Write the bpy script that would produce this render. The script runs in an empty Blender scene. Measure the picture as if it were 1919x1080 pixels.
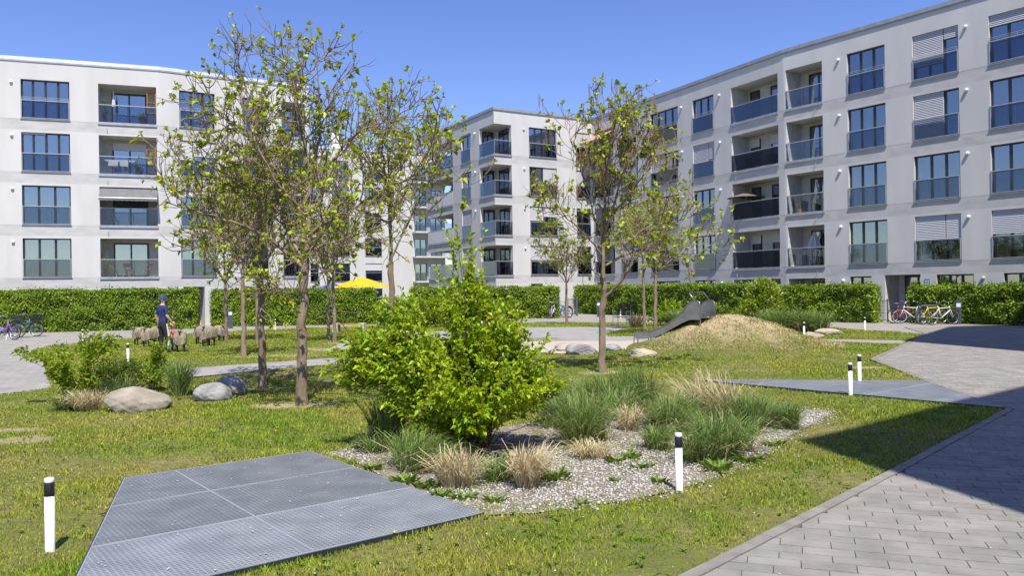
import bpy, bmesh, math, random
import numpy as np
from mathutils import Vector, Matrix
random.seed(7)
RNG = np.random.default_rng(11)
D = bpy.data
C = bpy.context.scene.collection
SC = bpy.context.scene

# ------------------------------------------------------------------ camera
FPX, EYE, ROLL = 1520.0, 1.85, 0.015
PITCH = math.atan(3 / FPX)
cF = np.array([0, math.cos(PITCH), math.sin(PITCH)])
r0 = np.array([1.0, 0, 0]); u0_ = np.cross(r0, cF)
cR = r0 * math.cos(ROLL) - u0_ * math.sin(ROLL)
cU = u0_ * math.cos(ROLL) + r0 * math.sin(ROLL)
cam = D.cameras.new('camera'); camo = D.objects.new('camera', cam); C.objects.link(camo)
m = Matrix.Identity(4)
for i in range(3):
    m[i][0] = cR[i]; m[i][1] = cU[i]; m[i][2] = -cF[i]
m[2][3] = EYE
camo.matrix_world = m
cam.sensor_width = 36; cam.lens = 36 * FPX / 1919
cam.clip_start = 0.1; cam.clip_end = 6000
SC.camera = camo

def G(px, py, z=0.0):
    """ground point (height z) seen at a photo pixel; used once to survey the plan of the courtyard"""
    d = cF + cR * (px - 959.5) / FPX + cU * (540 - py) / FPX
    t = (z - EYE) / d[2]
    return np.array([d[0] * t, d[1] * t, z])
def g2(px, py):
    p = G(px, py); return (float(p[0]), float(p[1]))

# ------------------------------------------------------------------ sky, sun, exposure
SUN_EL = math.radians(58); AZ = np.array([0.21, -0.978]); AZ /= np.linalg.norm(AZ)
w = D.worlds.new('World'); SC.world = w; w.use_nodes = True
nt = w.node_tree; bg = nt.nodes['Background']
sky = nt.nodes.new('ShaderNodeTexSky'); sky.sky_type = 'NISHITA'; sky.sun_disc = False
sky.sun_elevation = SUN_EL; sky.sun_rotation = math.atan2(AZ[0], AZ[1])
sky.air_density = 1.0; sky.dust_density = 0.4; sky.ozone_density = 3.5; sky.altitude = 500
hsv = nt.nodes.new('ShaderNodeHueSaturation'); hsv.inputs['Hue'].default_value = .521; hsv.inputs['Saturation'].default_value = 1.16; hsv.inputs['Value'].default_value = 1.22
nt.links.new(sky.outputs[0], hsv.inputs['Color']); nt.links.new(hsv.outputs[0], bg.inputs[0]); bg.inputs[1].default_value = 0.105
sl = D.lights.new('sun', 'SUN'); sl.energy = 5.0; sl.angle = math.radians(0.53); sl.color = (1, .945, .85)
so = D.objects.new('sun', sl); C.objects.link(so)
S = Vector((AZ[0] * math.cos(SUN_EL), AZ[1] * math.cos(SUN_EL), math.sin(SUN_EL)))
so.rotation_euler = (-S).to_track_quat('-Z', 'Y').to_euler(); so.location = (10, -30, 60)
SC.view_settings.view_transform = 'Standard'; SC.view_settings.look = 'None'
SC.view_settings.exposure = 0.56; SC.view_settings.gamma = 1.0
SC.view_settings.use_curve_mapping = False
SC.cycles.max_bounces = 8; SC.cycles.transparent_max_bounces = 12

# ------------------------------------------------------------------ materials
MATS = {}
def mat(name, col, rough=.7, col2=None, scale=4.0, detail=4, lo=.35, hi=.65, bump=0.0, bscale=60, metal=0.0,
        spec=.5, isl=0.0, trans=0.0, tcol=None, obj_rand=0.0, stretch=None, brick=None):
    """procedural material: two noise-mixed colours, relief, per-piece variation, translucency"""
    mt = D.materials.new(name); mt.use_nodes = True; MATS[name] = mt
    n = mt.node_tree.nodes; l = mt.node_tree.links
    bs = n['Principled BSDF']
    bs.inputs['Roughness'].default_value = rough; bs.inputs['Metallic'].default_value = metal
    bs.inputs['Specular IOR Level'].default_value = spec
    geo = n.new('ShaderNodeNewGeometry'); vec = geo.outputs['Position']
    if stretch:
        mp = n.new('ShaderNodeMapping'); mp.inputs['Scale'].default_value = stretch
        l.new(vec, mp.inputs[0]); vec = mp.outputs[0]
    if col2 is None: col2 = tuple(c * .82 for c in col)
    nz = n.new('ShaderNodeTexNoise'); nz.inputs['Scale'].default_value = scale; nz.inputs['Detail'].default_value = detail
    l.new(vec, nz.inputs['Vector'])
    mr = n.new('ShaderNodeMapRange'); mr.inputs[1].default_value = lo; mr.inputs[2].default_value = hi
    l.new(nz.outputs[0], mr.inputs[0])
    mx = n.new('ShaderNodeMix'); mx.data_type = 'RGBA'
    l.new(mr.outputs[0], mx.inputs[0]); mx.inputs[6].default_value = (*col, 1); mx.inputs[7].default_value = (*col2, 1)
    out = mx.outputs[2]
    if brick:
        rz, bw, bh, mort, strength = brick
        mpb = n.new('ShaderNodeMapping'); mpb.inputs['Rotation'].default_value = (0, 0, rz); l.new(geo.outputs['Position'], mpb.inputs[0])
        bt = n.new('ShaderNodeTexBrick'); bt.inputs['Scale'].default_value = 1; bt.inputs['Brick Width'].default_value = bw; bt.inputs['Row Height'].default_value = bh; bt.inputs['Mortar Size'].default_value = mort
        bt.inputs['Color1'].default_value = (1, 1, 1, 1); bt.inputs['Color2'].default_value = (.86, .86, .86, 1); bt.inputs['Mortar'].default_value = (strength,) * 3 + (1,); l.new(mpb.outputs[0], bt.inputs['Vector'])
        mb_ = n.new('ShaderNodeMix'); mb_.data_type = 'RGBA'; mb_.blend_type = 'MULTIPLY'; mb_.inputs[0].default_value = 1; l.new(out, mb_.inputs[6]); l.new(bt.outputs[0], mb_.inputs[7]); out = mb_.outputs[2]
    if isl or obj_rand:
        if isl: src = geo.outputs['Random Per Island']; amt = isl
        else:
            oi = n.new('ShaderNodeObjectInfo'); src = oi.outputs['Random']; amt = obj_rand
        m2 = n.new('ShaderNodeMapRange'); m2.inputs[3].default_value = 1 - amt; m2.inputs[4].default_value = 1 + amt
        l.new(src, m2.inputs[0])
        hs = n.new('ShaderNodeHueSaturation'); l.new(out, hs.inputs['Color']); l.new(m2.outputs[0], hs.inputs['Value'])
        if isl:
            m3 = n.new('ShaderNodeMath'); m3.operation = 'MULTIPLY_ADD'; m3.inputs[1].default_value = 0.05; m3.inputs[2].default_value = .475
            l.new(src, m3.inputs[0]); l.new(m3.outputs[0], hs.inputs['Hue'])
        out = hs.outputs[0]
    l.new(out, bs.inputs['Base Color'])
    if bump:
        b = n.new('ShaderNodeBump'); b.inputs['Strength'].default_value = bump; b.inputs['Distance'].default_value = .02
        nb = n.new('ShaderNodeTexNoise'); nb.inputs['Scale'].default_value = bscale; nb.inputs['Detail'].default_value = 5
        l.new(vec, nb.inputs['Vector']); l.new(nb.outputs[0], b.inputs['Height']); l.new(b.outputs[0], bs.inputs['Normal'])
    if trans:
        tr = n.new('ShaderNodeBsdfTranslucent'); ms = n.new('ShaderNodeMixShader'); ms.inputs[0].default_value = trans
        if tcol:
            m4 = n.new('ShaderNodeMix'); m4.data_type = 'RGBA'; m4.inputs[0].default_value = .6
            l.new(out, m4.inputs[6]); m4.inputs[7].default_value = (*tcol, 1); l.new(m4.outputs[2], tr.inputs[0])
        else: l.new(out, tr.inputs[0])
        l.new(bs.outputs[0], ms.inputs[1]); l.new(tr.outputs[0], ms.inputs[2])
        l.new(ms.outputs[0], n['Material Output'].inputs[0])
    return mt

def glass(name, tint, gloss, bumpy=0.0):
    mt = D.materials.new(name); mt.use_nodes = True; MATS[name] = mt
    n = mt.node_tree.nodes; l = mt.node_tree.links; n.remove(n['Principled BSDF'])
    tr = n.new('ShaderNodeBsdfTransparent'); tr.inputs[0].default_value = (*tint, 1)
    gl = n.new('ShaderNodeBsdfGlossy'); gl.inputs['Roughness'].default_value = .01; gl.inputs[0].default_value = (.95, .97, 1, 1)
    lw = n.new('ShaderNodeFresnel'); lw.inputs[0].default_value = 1.5
    mr = n.new('ShaderNodeMapRange'); mr.inputs[1].default_value = .04; mr.inputs[3].default_value = gloss; mr.inputs[4].default_value = .95
    l.new(lw.outputs[0], mr.inputs[0])
    if bumpy:
        geo = n.new('ShaderNodeNewGeometry')
        nb = n.new('ShaderNodeTexNoise'); nb.inputs['Scale'].default_value = .9; l.new(geo.outputs['Position'], nb.inputs['Vector'])
        b = n.new('ShaderNodeBump'); b.inputs['Strength'].default_value = bumpy; b.inputs['Distance'].default_value = .05
        l.new(nb.outputs[0], b.inputs['Height']); l.new(b.outputs[0], gl.inputs['Normal'])
    ms = n.new('ShaderNodeMixShader'); l.new(mr.outputs[0], ms.inputs[0]); l.new(tr.outputs[0], ms.inputs[1]); l.new(gl.outputs[0], ms.inputs[2])
    l.new(ms.outputs[0], n['Material Output'].inputs[0])

mat('stucco', (.525, .52, .512), .9, (.475, .47, .464), scale=1.1, detail=7, bump=.3, bscale=70, stretch=(1, 1, .22))
mat('stucco_band', (.475, .47, .465), .92, (.40, .397, .392), scale=1.3, detail=7, bump=.5, bscale=45, stretch=(1, 1, 2.2))
mat('stucco_loggia', (.56, .55, .52), .9, bump=.15)
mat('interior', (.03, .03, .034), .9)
mat('coping_light', (.72, .74, .76), .45, metal=.3)
mat('coping_dark', (.33, .35, .38), .5, metal=.3)
mat('anthracite', (.022, .027, .036), .4)
mat('rail_grey', (.38, .40, .43), .45, metal=.2)
mat('sill_metal', (.42, .43, .45), .45, metal=.5)
mat('roof_gravel', (.3, .3, .29), .95, bump=.5)
mat('blind', (.55, .55, .565), .5, (.53, .53, .545))
mat('curtain_white', (.40, .44, .40), .9, (.22, .26, .24), scale=5, stretch=(1, 1, .05), trans=.3)
mat('curtain_green', (.38, .46, .22), .9, (.5, .56, .45), scale=4, stretch=(1, 1, .05), trans=.3)
mat('curtain_yellow', (.62, .50, .10), .9, (.45, .4, .12), scale=5, stretch=(1, 1, .05), trans=.3)
mat('white_plastic', (.75, .75, .74), .5, (.60, .595, .57), scale=7, detail=8, lo=.52, hi=.78)
mat('black_plastic', (.015, .015, .017), .45)
mat('awning_grey', (.14, .14, .145), .8)
mat('awning_orange', (.75, .42, .28), .8, trans=.3)
mat('wood_orange', (.42, .19, .06), .6, (.3, .12, .04), scale=9)
mat('fabric_brown', (.16, .12, .10), .85)
mat('fabric_white', (.72, .72, .72), .85, trans=.2)
mat('fabric_yellow', (.85, .58, .02), .8, trans=.35)
mat('fabric_blue', (.08, .14, .60), .8, trans=.35)
mat('sign_blue', (.05, .15, .45), .4)
glass('pane_glass', (.60, .66, .68), .26, .04)
glass('rail_glass', (.72, .75, .80), .035, .03)
mat('pavement', (.325, .307, .278), .9, (.27, .253, .23), scale=1.2, bump=.25, bscale=90, brick=(.336, .32, .16, .008, .55))
mat('paver_stone', (.262, .248, .222), .88, (.192, .182, .163), scale=3, bump=.35, bscale=150, obj_rand=.07)
mat('paver_stone_far', (.262, .248, .222), .88, (.192, .182, .163), scale=3, bump=.3, bscale=150, isl=.07)
mat('paver_far', (.28, .266, .238), .88, (.212, .201, .18), scale=1.6, bump=.2, bscale=150, brick=(.336, .32, .16, .008, .5))
mat('joint_sand', (.12, .11, .085), .95, (.07, .068, .05), scale=20)
mat('kerb_concrete', (.235, .218, .195), .9, (.17, .158, .14), scale=5, bump=.3, bscale=120, obj_rand=.08)
mat('path_asphalt', (.30, .285, .275), .9, (.245, .235, .225), scale=2, bump=.3, bscale=120)
mat('sand', (.44, .385, .32), .95, (.38, .33, .265), scale=2.5, bump=.4, bscale=60)
mat('gravel_soil', (.27, .235, .18), .95, (.15, .125, .08), scale=6, bump=.6, bscale=60)
mat('pebble', (.43, .41, .375), .85, (.27, .255, .23), scale=14, isl=.35)
mat('grating_edge', (.37, .395, .42), .5, metal=.35)
mat('steel_grating', (.30, .322, .35), .5, (.235, .255, .28), scale=3, metal=.35, obj_rand=.16)
mat('pit_shade', (.04, .045, .05), .95)
mat('bark', (.27, .205, .145), .95, (.15, .11, .075), scale=9, bump=.9, bscale=26, stretch=(1, 1, .25))
mat('twig', (.26, .20, .135), .9, (.15, .11, .072), scale=4)
mat('twig_shrub', (.10, .07, .045), .9)
mat('leaf_tree', (.45, .50, .035), .5, (.30, .36, .028), scale=2.0, isl=.38, trans=.38, tcol=(.34, .40, .02))
mat('leaf_bright', (.40, .49, .016), .42, (.20, .31, .012), scale=3.2, isl=.42, trans=.42, tcol=(.50, .62, .015))
mat('leaf_lime', (.28, .37, .02), .45, (.17, .26, .014), scale=3, isl=.38, trans=.42, tcol=(.42, .52, .015))
mat('leaf_mid', (.165, .265, .024), .5, (.11, .18, .018), scale=3, isl=.32, trans=.35, tcol=(.2, .3, .02))
mat('leaf_hedge', (.265, .365, .018), .5, (.14, .23, .010), scale=.9, isl=.38, trans=.33, tcol=(.2, .29, .012))
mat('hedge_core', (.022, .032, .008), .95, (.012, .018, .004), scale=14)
mat('pod', (.24, .13, .06), .8, isl=.25)
mat('flower_white', (.8, .8, .76), .6, trans=.2)
mat('flower_yellow', (.8, .55, .02), .6)
mat('grass_orn', (.16, .25, .045), .5, (.22, .29, .085), scale=3, isl=.35, trans=.3)
mat('grass_dark', (.115, .19, .035), .5, (.16, .23, .05), scale=3, isl=.35, trans=.3)
mat('grass_dry', (.60, .51, .31), .8, (.45, .36, .20), scale=5, isl=.25, trans=.25)
mat('boulder_beige', (.36, .32, .26), .9, (.21, .185, .145), scale=2.6, bump=.8, bscale=14)
mat('boulder_grey', (.31, .31, .30), .9, (.16, .158, .155), scale=3.2, bump=.8, bscale=16)
mat('boulder_pale', (.45, .39, .30), .9, (.31, .265, .195), scale=4, bump=.7, bscale=16)
mat('stainless', (.37, .36, .345), .40, (.29, .28, .265), scale=3, metal=.9)
mat('sheep_wood', (.33, .285, .205), .9, (.15, .125, .085), scale=10, stretch=(1, 1, .2), bump=.8, bscale=30)
mat('dark_wood', (.03, .022, .018), .8)
mat('skin', (.55, .33, .24), .55)
mat('navy', (.018, .03, .12), .85)
mat('trousers', (.016, .016, .02), .85)
mat('stripe_white', (.75, .75, .8), .8)
mat('shoe', (.11, .10, .08), .8)
mat('cap_blue', (.025, .05, .20), .8)
mat('hair_dark', (.06, .04, .03), .8)
mat('hair_blond', (.55, .38, .16), .8)
mat('pink', (.62, .13, .15), .85)
mat('jeans_green', (.05, .13, .13), .85)
mat('tyre', (.02, .02, .02), .8)
mat('rim_metal', (.55, .56, .58), .35, metal=.8)
for nm, c in dict(blue=(.04, .16, .42), red=(.4, .02, .03), yellow=(.72, .66, .02), white=(.75, .75, .77), grey=(.25, .25, .27),
                  purple=(.30, .16, .55), black=(.02, .02, .022), sky=(.12, .4, .65)).items():
    mat('paint_' + nm, c, .3)
mat('lamp_post', (.055, .065, .085), .5)
mat('lamp_lens', (.62, .72, .86), .3)
mat('gate_metal', (.10, .13, .16), .5)
mat('bench_beige', (.55, .50, .42), .9)

def lawn_mat(name, blades):
    """turf: green, yellowing and bare-earth patches laid out in plan; the same layout for soil and blades"""
    mt = D.materials.new(name); mt.use_nodes = True; MATS[name] = mt
    n = mt.node_tree.nodes; l = mt.node_tree.links; bs = n['Principled BSDF']
    bs.inputs['Roughness'].default_value = .7 if blades else .95; bs.inputs['Specular IOR Level'].default_value = .25
    geo = n.new('ShaderNodeNewGeometry'); sx = n.new('ShaderNodeSeparateXYZ'); cx = n.new('ShaderNodeCombineXYZ')
    l.new(geo.outputs['Position'], sx.inputs[0]); l.new(sx.outputs[0], cx.inputs[0]); l.new(sx.outputs[1], cx.inputs[1])
    def noise(s, lo, hi, det=4, off=0):
        a = n.new('ShaderNodeTexNoise'); a.inputs['Scale'].default_value = s; a.inputs['Detail'].default_value = det
        if off:
            mp = n.new('ShaderNodeMapping'); mp.inputs['Location'].default_value = (off, off * 2, 0); l.new(cx.outputs[0], mp.inputs[0]); l.new(mp.outputs[0], a.inputs['Vector'])
        else: l.new(cx.outputs[0], a.inputs['Vector'])
        r = n.new('ShaderNodeMapRange'); r.inputs[1].default_value = lo; r.inputs[2].default_value = hi; l.new(a.outputs[0], r.inputs[0])
        return r.outputs[0]
    def mix(f, a, b):
        x = n.new('ShaderNodeMix'); x.data_type = 'RGBA'; l.new(f, x.inputs[0])
        for s, v in ((6, a), (7, b)):
            if isinstance(v, tuple): x.inputs[s].default_value = (*v, 1)
            else: l.new(v, x.inputs[s])
        return x.outputs[2]
    if blades:
        c = mix(noise(2.6, .38, .62, 5), (.275, .365, .022), (.15, .255, .015))
        c = mix(noise(.45, .42, .66, 6, 31), c, (.40, .375, .062))
        c = mix(noise(2.3, .58, .78, 5, 77), c, (.40, .34, .12))
        mr = n.new('ShaderNodeMapRange'); mr.inputs[3].default_value = .45; mr.inputs[4].default_value = 1.45; l.new(geo.outputs['Random Per Island'], mr.inputs[0])
        hs = n.new('ShaderNodeHueSaturation'); l.new(c, hs.inputs['Color']); l.new(mr.outputs[0], hs.inputs['Value']); c = hs.outputs[0]
    else:
        c = mix(noise(.7, .4, .65, 6), (.105, .135, .02), (.20, .175, .065))
        c = mix(noise(9, .40, .7, 5, 9), c, (.11, .095, .045))
        # trodden bare mound (by plan distance from its top)
        at = n.new('ShaderNodeAttribute'); at.attribute_name = 'bare'
        bn = noise(3.2, .30, .62, 7, 5)
        mm = n.new('ShaderNodeMath'); mm.operation = 'MULTIPLY'; l.new(at.outputs['Fac'], mm.inputs[0])
        ad = n.new('ShaderNodeMath'); ad.operation = 'ADD'; ad.inputs[1].default_value = .55; ad.use_clamp = True; l.new(bn, ad.inputs[0]); l.new(ad.outputs[0], mm.inputs[1])
        dirt = mix(noise(2.0, .3, .7, 6, 3), (.42, .335, .21), (.28, .225, .13))
        c = mix(mm.outputs[0], c, dirt)
        b = n.new('ShaderNodeBump'); b.inputs['Strength'].default_value = .8; b.inputs['Distance'].default_value = .04
        nb = n.new('ShaderNodeTexNoise'); nb.inputs['Scale'].default_value = 14; nb.inputs['Detail'].default_value = 7
        l.new(geo.outputs['Position'], nb.inputs['Vector']); l.new(nb.outputs[0], b.inputs['Height']); l.new(b.outputs[0], bs.inputs['Normal'])
    l.new(c, bs.inputs['Base Color'])
    if blades:
        tr = n.new('ShaderNodeBsdfTranslucent'); ms = n.new('ShaderNodeMixShader'); ms.inputs[0].default_value = .3
        l.new(c, tr.inputs[0]); l.new(bs.outputs[0], ms.inputs[1]); l.new(tr.outputs[0], ms.inputs[2]); l.new(ms.outputs[0], n['Material Output'].inputs[0])
lawn_mat('lawn_soil', False); lawn_mat('lawn_blades', True)

# ------------------------------------------------------------------ mesh helpers
def link(name, me, parent=None, mats=()):
    o = D.objects.new(name, me); C.objects.link(o)
    if parent is not None: o.parent = parent
    if me is not None and not me.materials:
        for k in mats: me.materials.append(MATS[k])
    return o
def tag(o, label, cat, group=None, kind=None):
    o['label'] = label
    if cat: o['category'] = cat
    if group: o['group'] = group
    if kind: o['kind'] = kind
    return o
def thing(name, label, cat, loc=(0, 0, 0), rz=0, group=None):
    o = D.objects.new(name, None); C.objects.link(o); o.location = loc; o.rotation_euler = (0, 0, rz)
    o.empty_display_size = .2
    return tag(o, label, cat, group)
def np_mesh(name, V, Fs, smooth=False, mi=None):
    me = D.meshes.new(name); V = np.asarray(V, dtype=np.float32); Fs = np.asarray(Fs, dtype=np.int32)
    k = Fs.shape[1]; nf = len(Fs)
    me.vertices.add(len(V)); me.vertices.foreach_set('co', V.ravel())
    me.loops.add(nf * k); me.loops.foreach_set('vertex_index', Fs.ravel())
    me.polygons.add(nf); me.polygons.foreach_set('loop_start', np.arange(nf, dtype=np.int32) * k)
    me.polygons.foreach_set('loop_total', np.full(nf, k, dtype=np.int32))
    if mi is not None: me.polygons.foreach_set('material_index', np.asarray(mi, dtype=np.int32))
    if smooth: me.polygons.foreach_set('use_smooth', np.ones(nf, dtype=bool))
    me.update(calc_edges=True); me.validate(); return me
class MB:
    def __init__(s): s.v = []; s.f = []; s.m = []
    def add(s, vs, fs, m=0):
        o = len(s.v); s.v += [tuple(map(float, q)) for q in vs]
        for f in fs: s.f.append(tuple(i + o for i in f)); s.m.append(m)
    def quad(s, a, b, c, d, m=0): s.add((a, b, c, d), ((0, 1, 2, 3),), m)
    def hexa(s, p, m=0):
        s.add(p, ((0, 3, 2, 1), (4, 5, 6, 7), (0, 1, 5, 4), (1, 2, 6, 5), (2, 3, 7, 6), (3, 0, 4, 7)), m)
    def box(s, x0, x1, y0, y1, z0, z1, m=0):
        s.hexa([(x0, y0, z0), (x1, y0, z0), (x1, y1, z0), (x0, y1, z0), (x0, y0, z1), (x1, y0, z1), (x1, y1, z1), (x0, y1, z1)], m)
    def tube(s, pts, r, n=8, m=0, cap=True):
        pts = [Vector(p) for p in pts]; k = len(pts)
        rr = r if isinstance(r, (list, tuple)) else [r] * k
        t0 = (pts[1] - pts[0]).normalized(); a = t0.orthogonal().normalized(); rings = []
        for i in range(k):
            t = (pts[min(i + 1, k - 1)] - pts[max(i - 1, 0)])
            t = t.normalized() if t.length > 1e-9 else t0
            a = (a - t * a.dot(t)); a = a.normalized() if a.length > 1e-6 else t.orthogonal().normalized()
            b = t.cross(a)
            rings.append([pts[i] + (a * math.cos(2 * math.pi * j / n) + b * math.sin(2 * math.pi * j / n)) * rr[i] for j in range(n)])
        vs = [v for q in rings for v in q]
        fs = [(i * n + j, i * n + (j + 1) % n, (i + 1) * n + (j + 1) % n, (i + 1) * n + j) for i in range(k - 1) for j in range(n)]
        if cap: fs += [tuple(range(n - 1, -1, -1)), tuple((k - 1) * n + j for j in range(n))]
        s.add(vs, fs, m)
    def ring(s, c, r, tr, ax='y', n=28, k=6, m=0):
        vs = []; fs = []
        for i in range(n):
            a = 2 * math.pi * i / n
            for j in range(k):
                b = 2 * math.pi * j / k; q = r + tr * math.cos(b); h = tr * math.sin(b)
                vs.append((c[0] + q * math.cos(a), c[1] + h, c[2] + q * math.sin(a)))
                fs.append((i * k + j, ((i + 1) % n) * k + j, ((i + 1) % n) * k + (j + 1) % k, i * k + (j + 1) % k))
        s.add(vs, fs, m)
    def lathe(s, prof, n=20, m=0, c=(0, 0, 0)):
        vs = []; fs = []
        for r, z in prof:
            vs += [(c[0] + r * math.cos(2 * math.pi * j / n), c[1] + r * math.sin(2 * math.pi * j / n), c[2] + z) for j in range(n)]
        for i in range(len(prof) - 1):
            fs += [(i * n + j, i * n + (j + 1) % n, (i + 1) * n + (j + 1) % n, (i + 1) * n + j) for j in range(n)]
        fs.append(tuple((len(prof) - 1) * n + j for j in range(n)))
        s.add(vs, fs, m)
    def prism(s, poly, z0, z1, m=0):
        n = len(poly)
        s.add([(x, y, z0) for x, y in poly] + [(x, y, z1) for x, y in poly],
              [tuple(range(n - 1, -1, -1)), tuple(range(n, 2 * n))] + [(i, (i + 1) % n, n + (i + 1) % n, n + i) for i in range(n)], m)
    def build(s, name, mats, parent=None, smooth=False):
        me = D.meshes.new(name); me.from_pydata(s.v, [], s.f)
        if isinstance(mats, str): mats = (mats,)
        for k in mats: me.materials.append(MATS[k])
        me.polygons.foreach_set('material_index', s.m)
        if smooth: me.polygons.foreach_set('use_smooth', [True] * len(s.f))
        me.update(); return link(name, me, parent)
def copy_tree(o, parent=None):
    c = o.copy(); C.objects.link(c); c.parent = parent
    for ch in list(o.children): copy_tree(ch, c)
    return c
def inpoly(P, poly):
    x, y = P[:, 0], P[:, 1]; res = np.zeros(len(P), bool); n = len(poly); j = n - 1
    for i in range(n):
        xi, yi = poly[i]; xj, yj = poly[j]
        c = ((yi > y) != (yj > y)) & (x < (xj - xi) * (y - yi) / (yj - yi + 1e-12) + xi)
        res ^= c; j = i
    return res
def vnoise(x, y, s, seed=0):
    """smooth value noise 0..1"""
    x = np.asarray(x) / s; y = np.asarray(y) / s
    xi = np.floor(x).astype(np.int64); yi = np.floor(y).astype(np.int64); fx = x - xi; fy = y - yi
    fx = fx * fx * (3 - 2 * fx); fy = fy * fy * (3 - 2 * fy)
    def hsh(a, b):
        h = (a * 374761393 + b * 668265263 + seed * 1442695) & 0x7fffffff
        h = ((h ^ (h >> 13)) * 1274126177) & 0x7fffffff
        return ((h ^ (h >> 16)) & 0xffff) / 65535.0
    return (hsh(xi, yi) * (1 - fx) + hsh(xi + 1, yi) * fx) * (1 - fy) + (hsh(xi, yi + 1) * (1 - fx) + hsh(xi + 1, yi + 1) * fx) * fy

# ------------------------------------------------------------------ plan of the courtyard
K1, K2, K3 = np.array(g2(1675, 880)), np.array(g2(1885, 768)), np.array(g2(1740, 718))
k0 = K1 - (K1 - np.array(g2(1280, 1080))) / np.linalg.norm(K1 - np.array(g2(1280, 1080))) * 11.5
K4, K5, K6 = np.array(g2(1630, 674)), np.array(g2(1697, 644)), np.array(g2(1733, 627))
farlow = [g2(1733, 627), g2(1533, 612), g2(1470, 609), g2(1400, 607), g2(1310, 606), g2(1250, 606), g2(1190, 605), g2(1045, 605.5), g2(900, 607), g2(740, 609),
          g2(640, 613), g2(450, 620), g2(250, 634), g2(95, 649), g2(61, 656)]
P_right = [tuple(k0), tuple(K1), tuple(K2), tuple(K3), tuple(K4), tuple(K5), tuple(K6), (17, 34), (24, 37), (60, 30), (60, -12), (k0[0], -12)]
P_far = farlow + [g2(80, 678), g2(97, 728), g2(0, 741), (-30, 14), (-60, 14), (-60, 40), (-28, 47), (-12, 55), (-4, 60), (5, 66), (12, 54), (22, 39), (30, 34), (30, 27), (K6[0] + .02, K6[1])]
P_thin = [g2(1542, 636.5), g2(1698, 639.5), g2(1692, 645.5), g2(1542, 641)]
P_mid = [g2(270, 697), g2(400, 688), g2(623, 672), g2(800, 659), g2(1000, 645), g2(1000, 653), g2(800, 668), g2(640, 683), g2(500, 694), g2(380, 706), g2(270, 715)]
P_plaza = [g2(1000, 614), g2(1100, 613), g2(1190, 609.5), g2(1135, 627), g2(1140, 631), g2(1240, 631), g2(1245, 641), g2(1000, 641.5), g2(880, 640), g2(700, 652), g2(600, 660), g2(650, 640), g2(800, 622)]
P_green = [g2(900, 634), g2(1040, 634), g2(1106, 636), g2(1040, 640.5), g2(900, 641)]
P_sand = [g2(960, 641), g2(1245, 640), g2(1240, 655), g2(1180, 659), g2(1050, 664), g2(960, 660)]
P_gravel = [g2(*q) for q in ((600, 850), (660, 862), (740, 905), (800, 930), (905, 972), (1000, 968), (1150, 945), (1265, 918), (1370, 888), (1420, 862), (1480, 820), (1565, 772),
                             (1500, 768), (1430, 775), (1330, 790), (1250, 770), (1180, 765), (1090, 765), (1040, 790), (960, 800), (850, 815), (740, 835))]
gA, gB, gC = np.array(g2(235, 902)), np.array(g2(580, 853)), np.array(g2(905, 970))
E2 = (gC - gB) / np.linalg.norm(gC - gB); E1 = np.array([-E2[1], E2[0]])  # E1 points right/away
P_gr1 = [tuple(gA), tuple(gB), tuple(gC), (-2.63, 4.69)]
P_gr2 = [g2(1310, 716), tuple(K3 - [.05, 0]), tuple(K2 - [.06, .02])]
HARD = [P_right, P_far, P_thin, P_mid, P_plaza, P_sand, P_gr1, P_gr2]
MC = np.array([6.55, 24.3])
def mound(x, y):
    return .97 * np.exp(-((x - MC[0]) / 2.12) ** 2 - ((y - MC[1]) / 1.75) ** 2)
def hfun(x, y):
    x = np.asarray(x, float); y = np.asarray(y, float)
    return mound(x, y) + (vnoise(x, y, 2.2, 3) - .5) * .05 + (vnoise(x, y, .7, 5) - .5) * .02 + np.clip(mound(x, y) * 2, 0, 1) * ((vnoise(x, y, .38, 15) - .5) * .09 + (vnoise(x, y, .17, 16) - .5) * .04)
def hz(x, y): return float(hfun(np.array([x]), np.array([y]))[0])
def place(px, py):
    p = G(px, py); return (float(p[0]), float(p[1]), hz(p[0], p[1]))

def in_hard(P):
    r = np.zeros(len(P), bool)
    for q in HARD: r |= inpoly(P, q)
    r &= ~inpoly(P, P_green)
    return r

# ground sheet out to the horizon
mb = MB(); mb.quad((-3000, -3000, -.08), (3000, -3000, -.08), (3000, 3000, -.08), (-3000, 3000, -.08))
tag(mb.build('ground', 'lawn_soil'), 'earth and turf reaching out beyond the courtyard', None, kind='structure')
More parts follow.
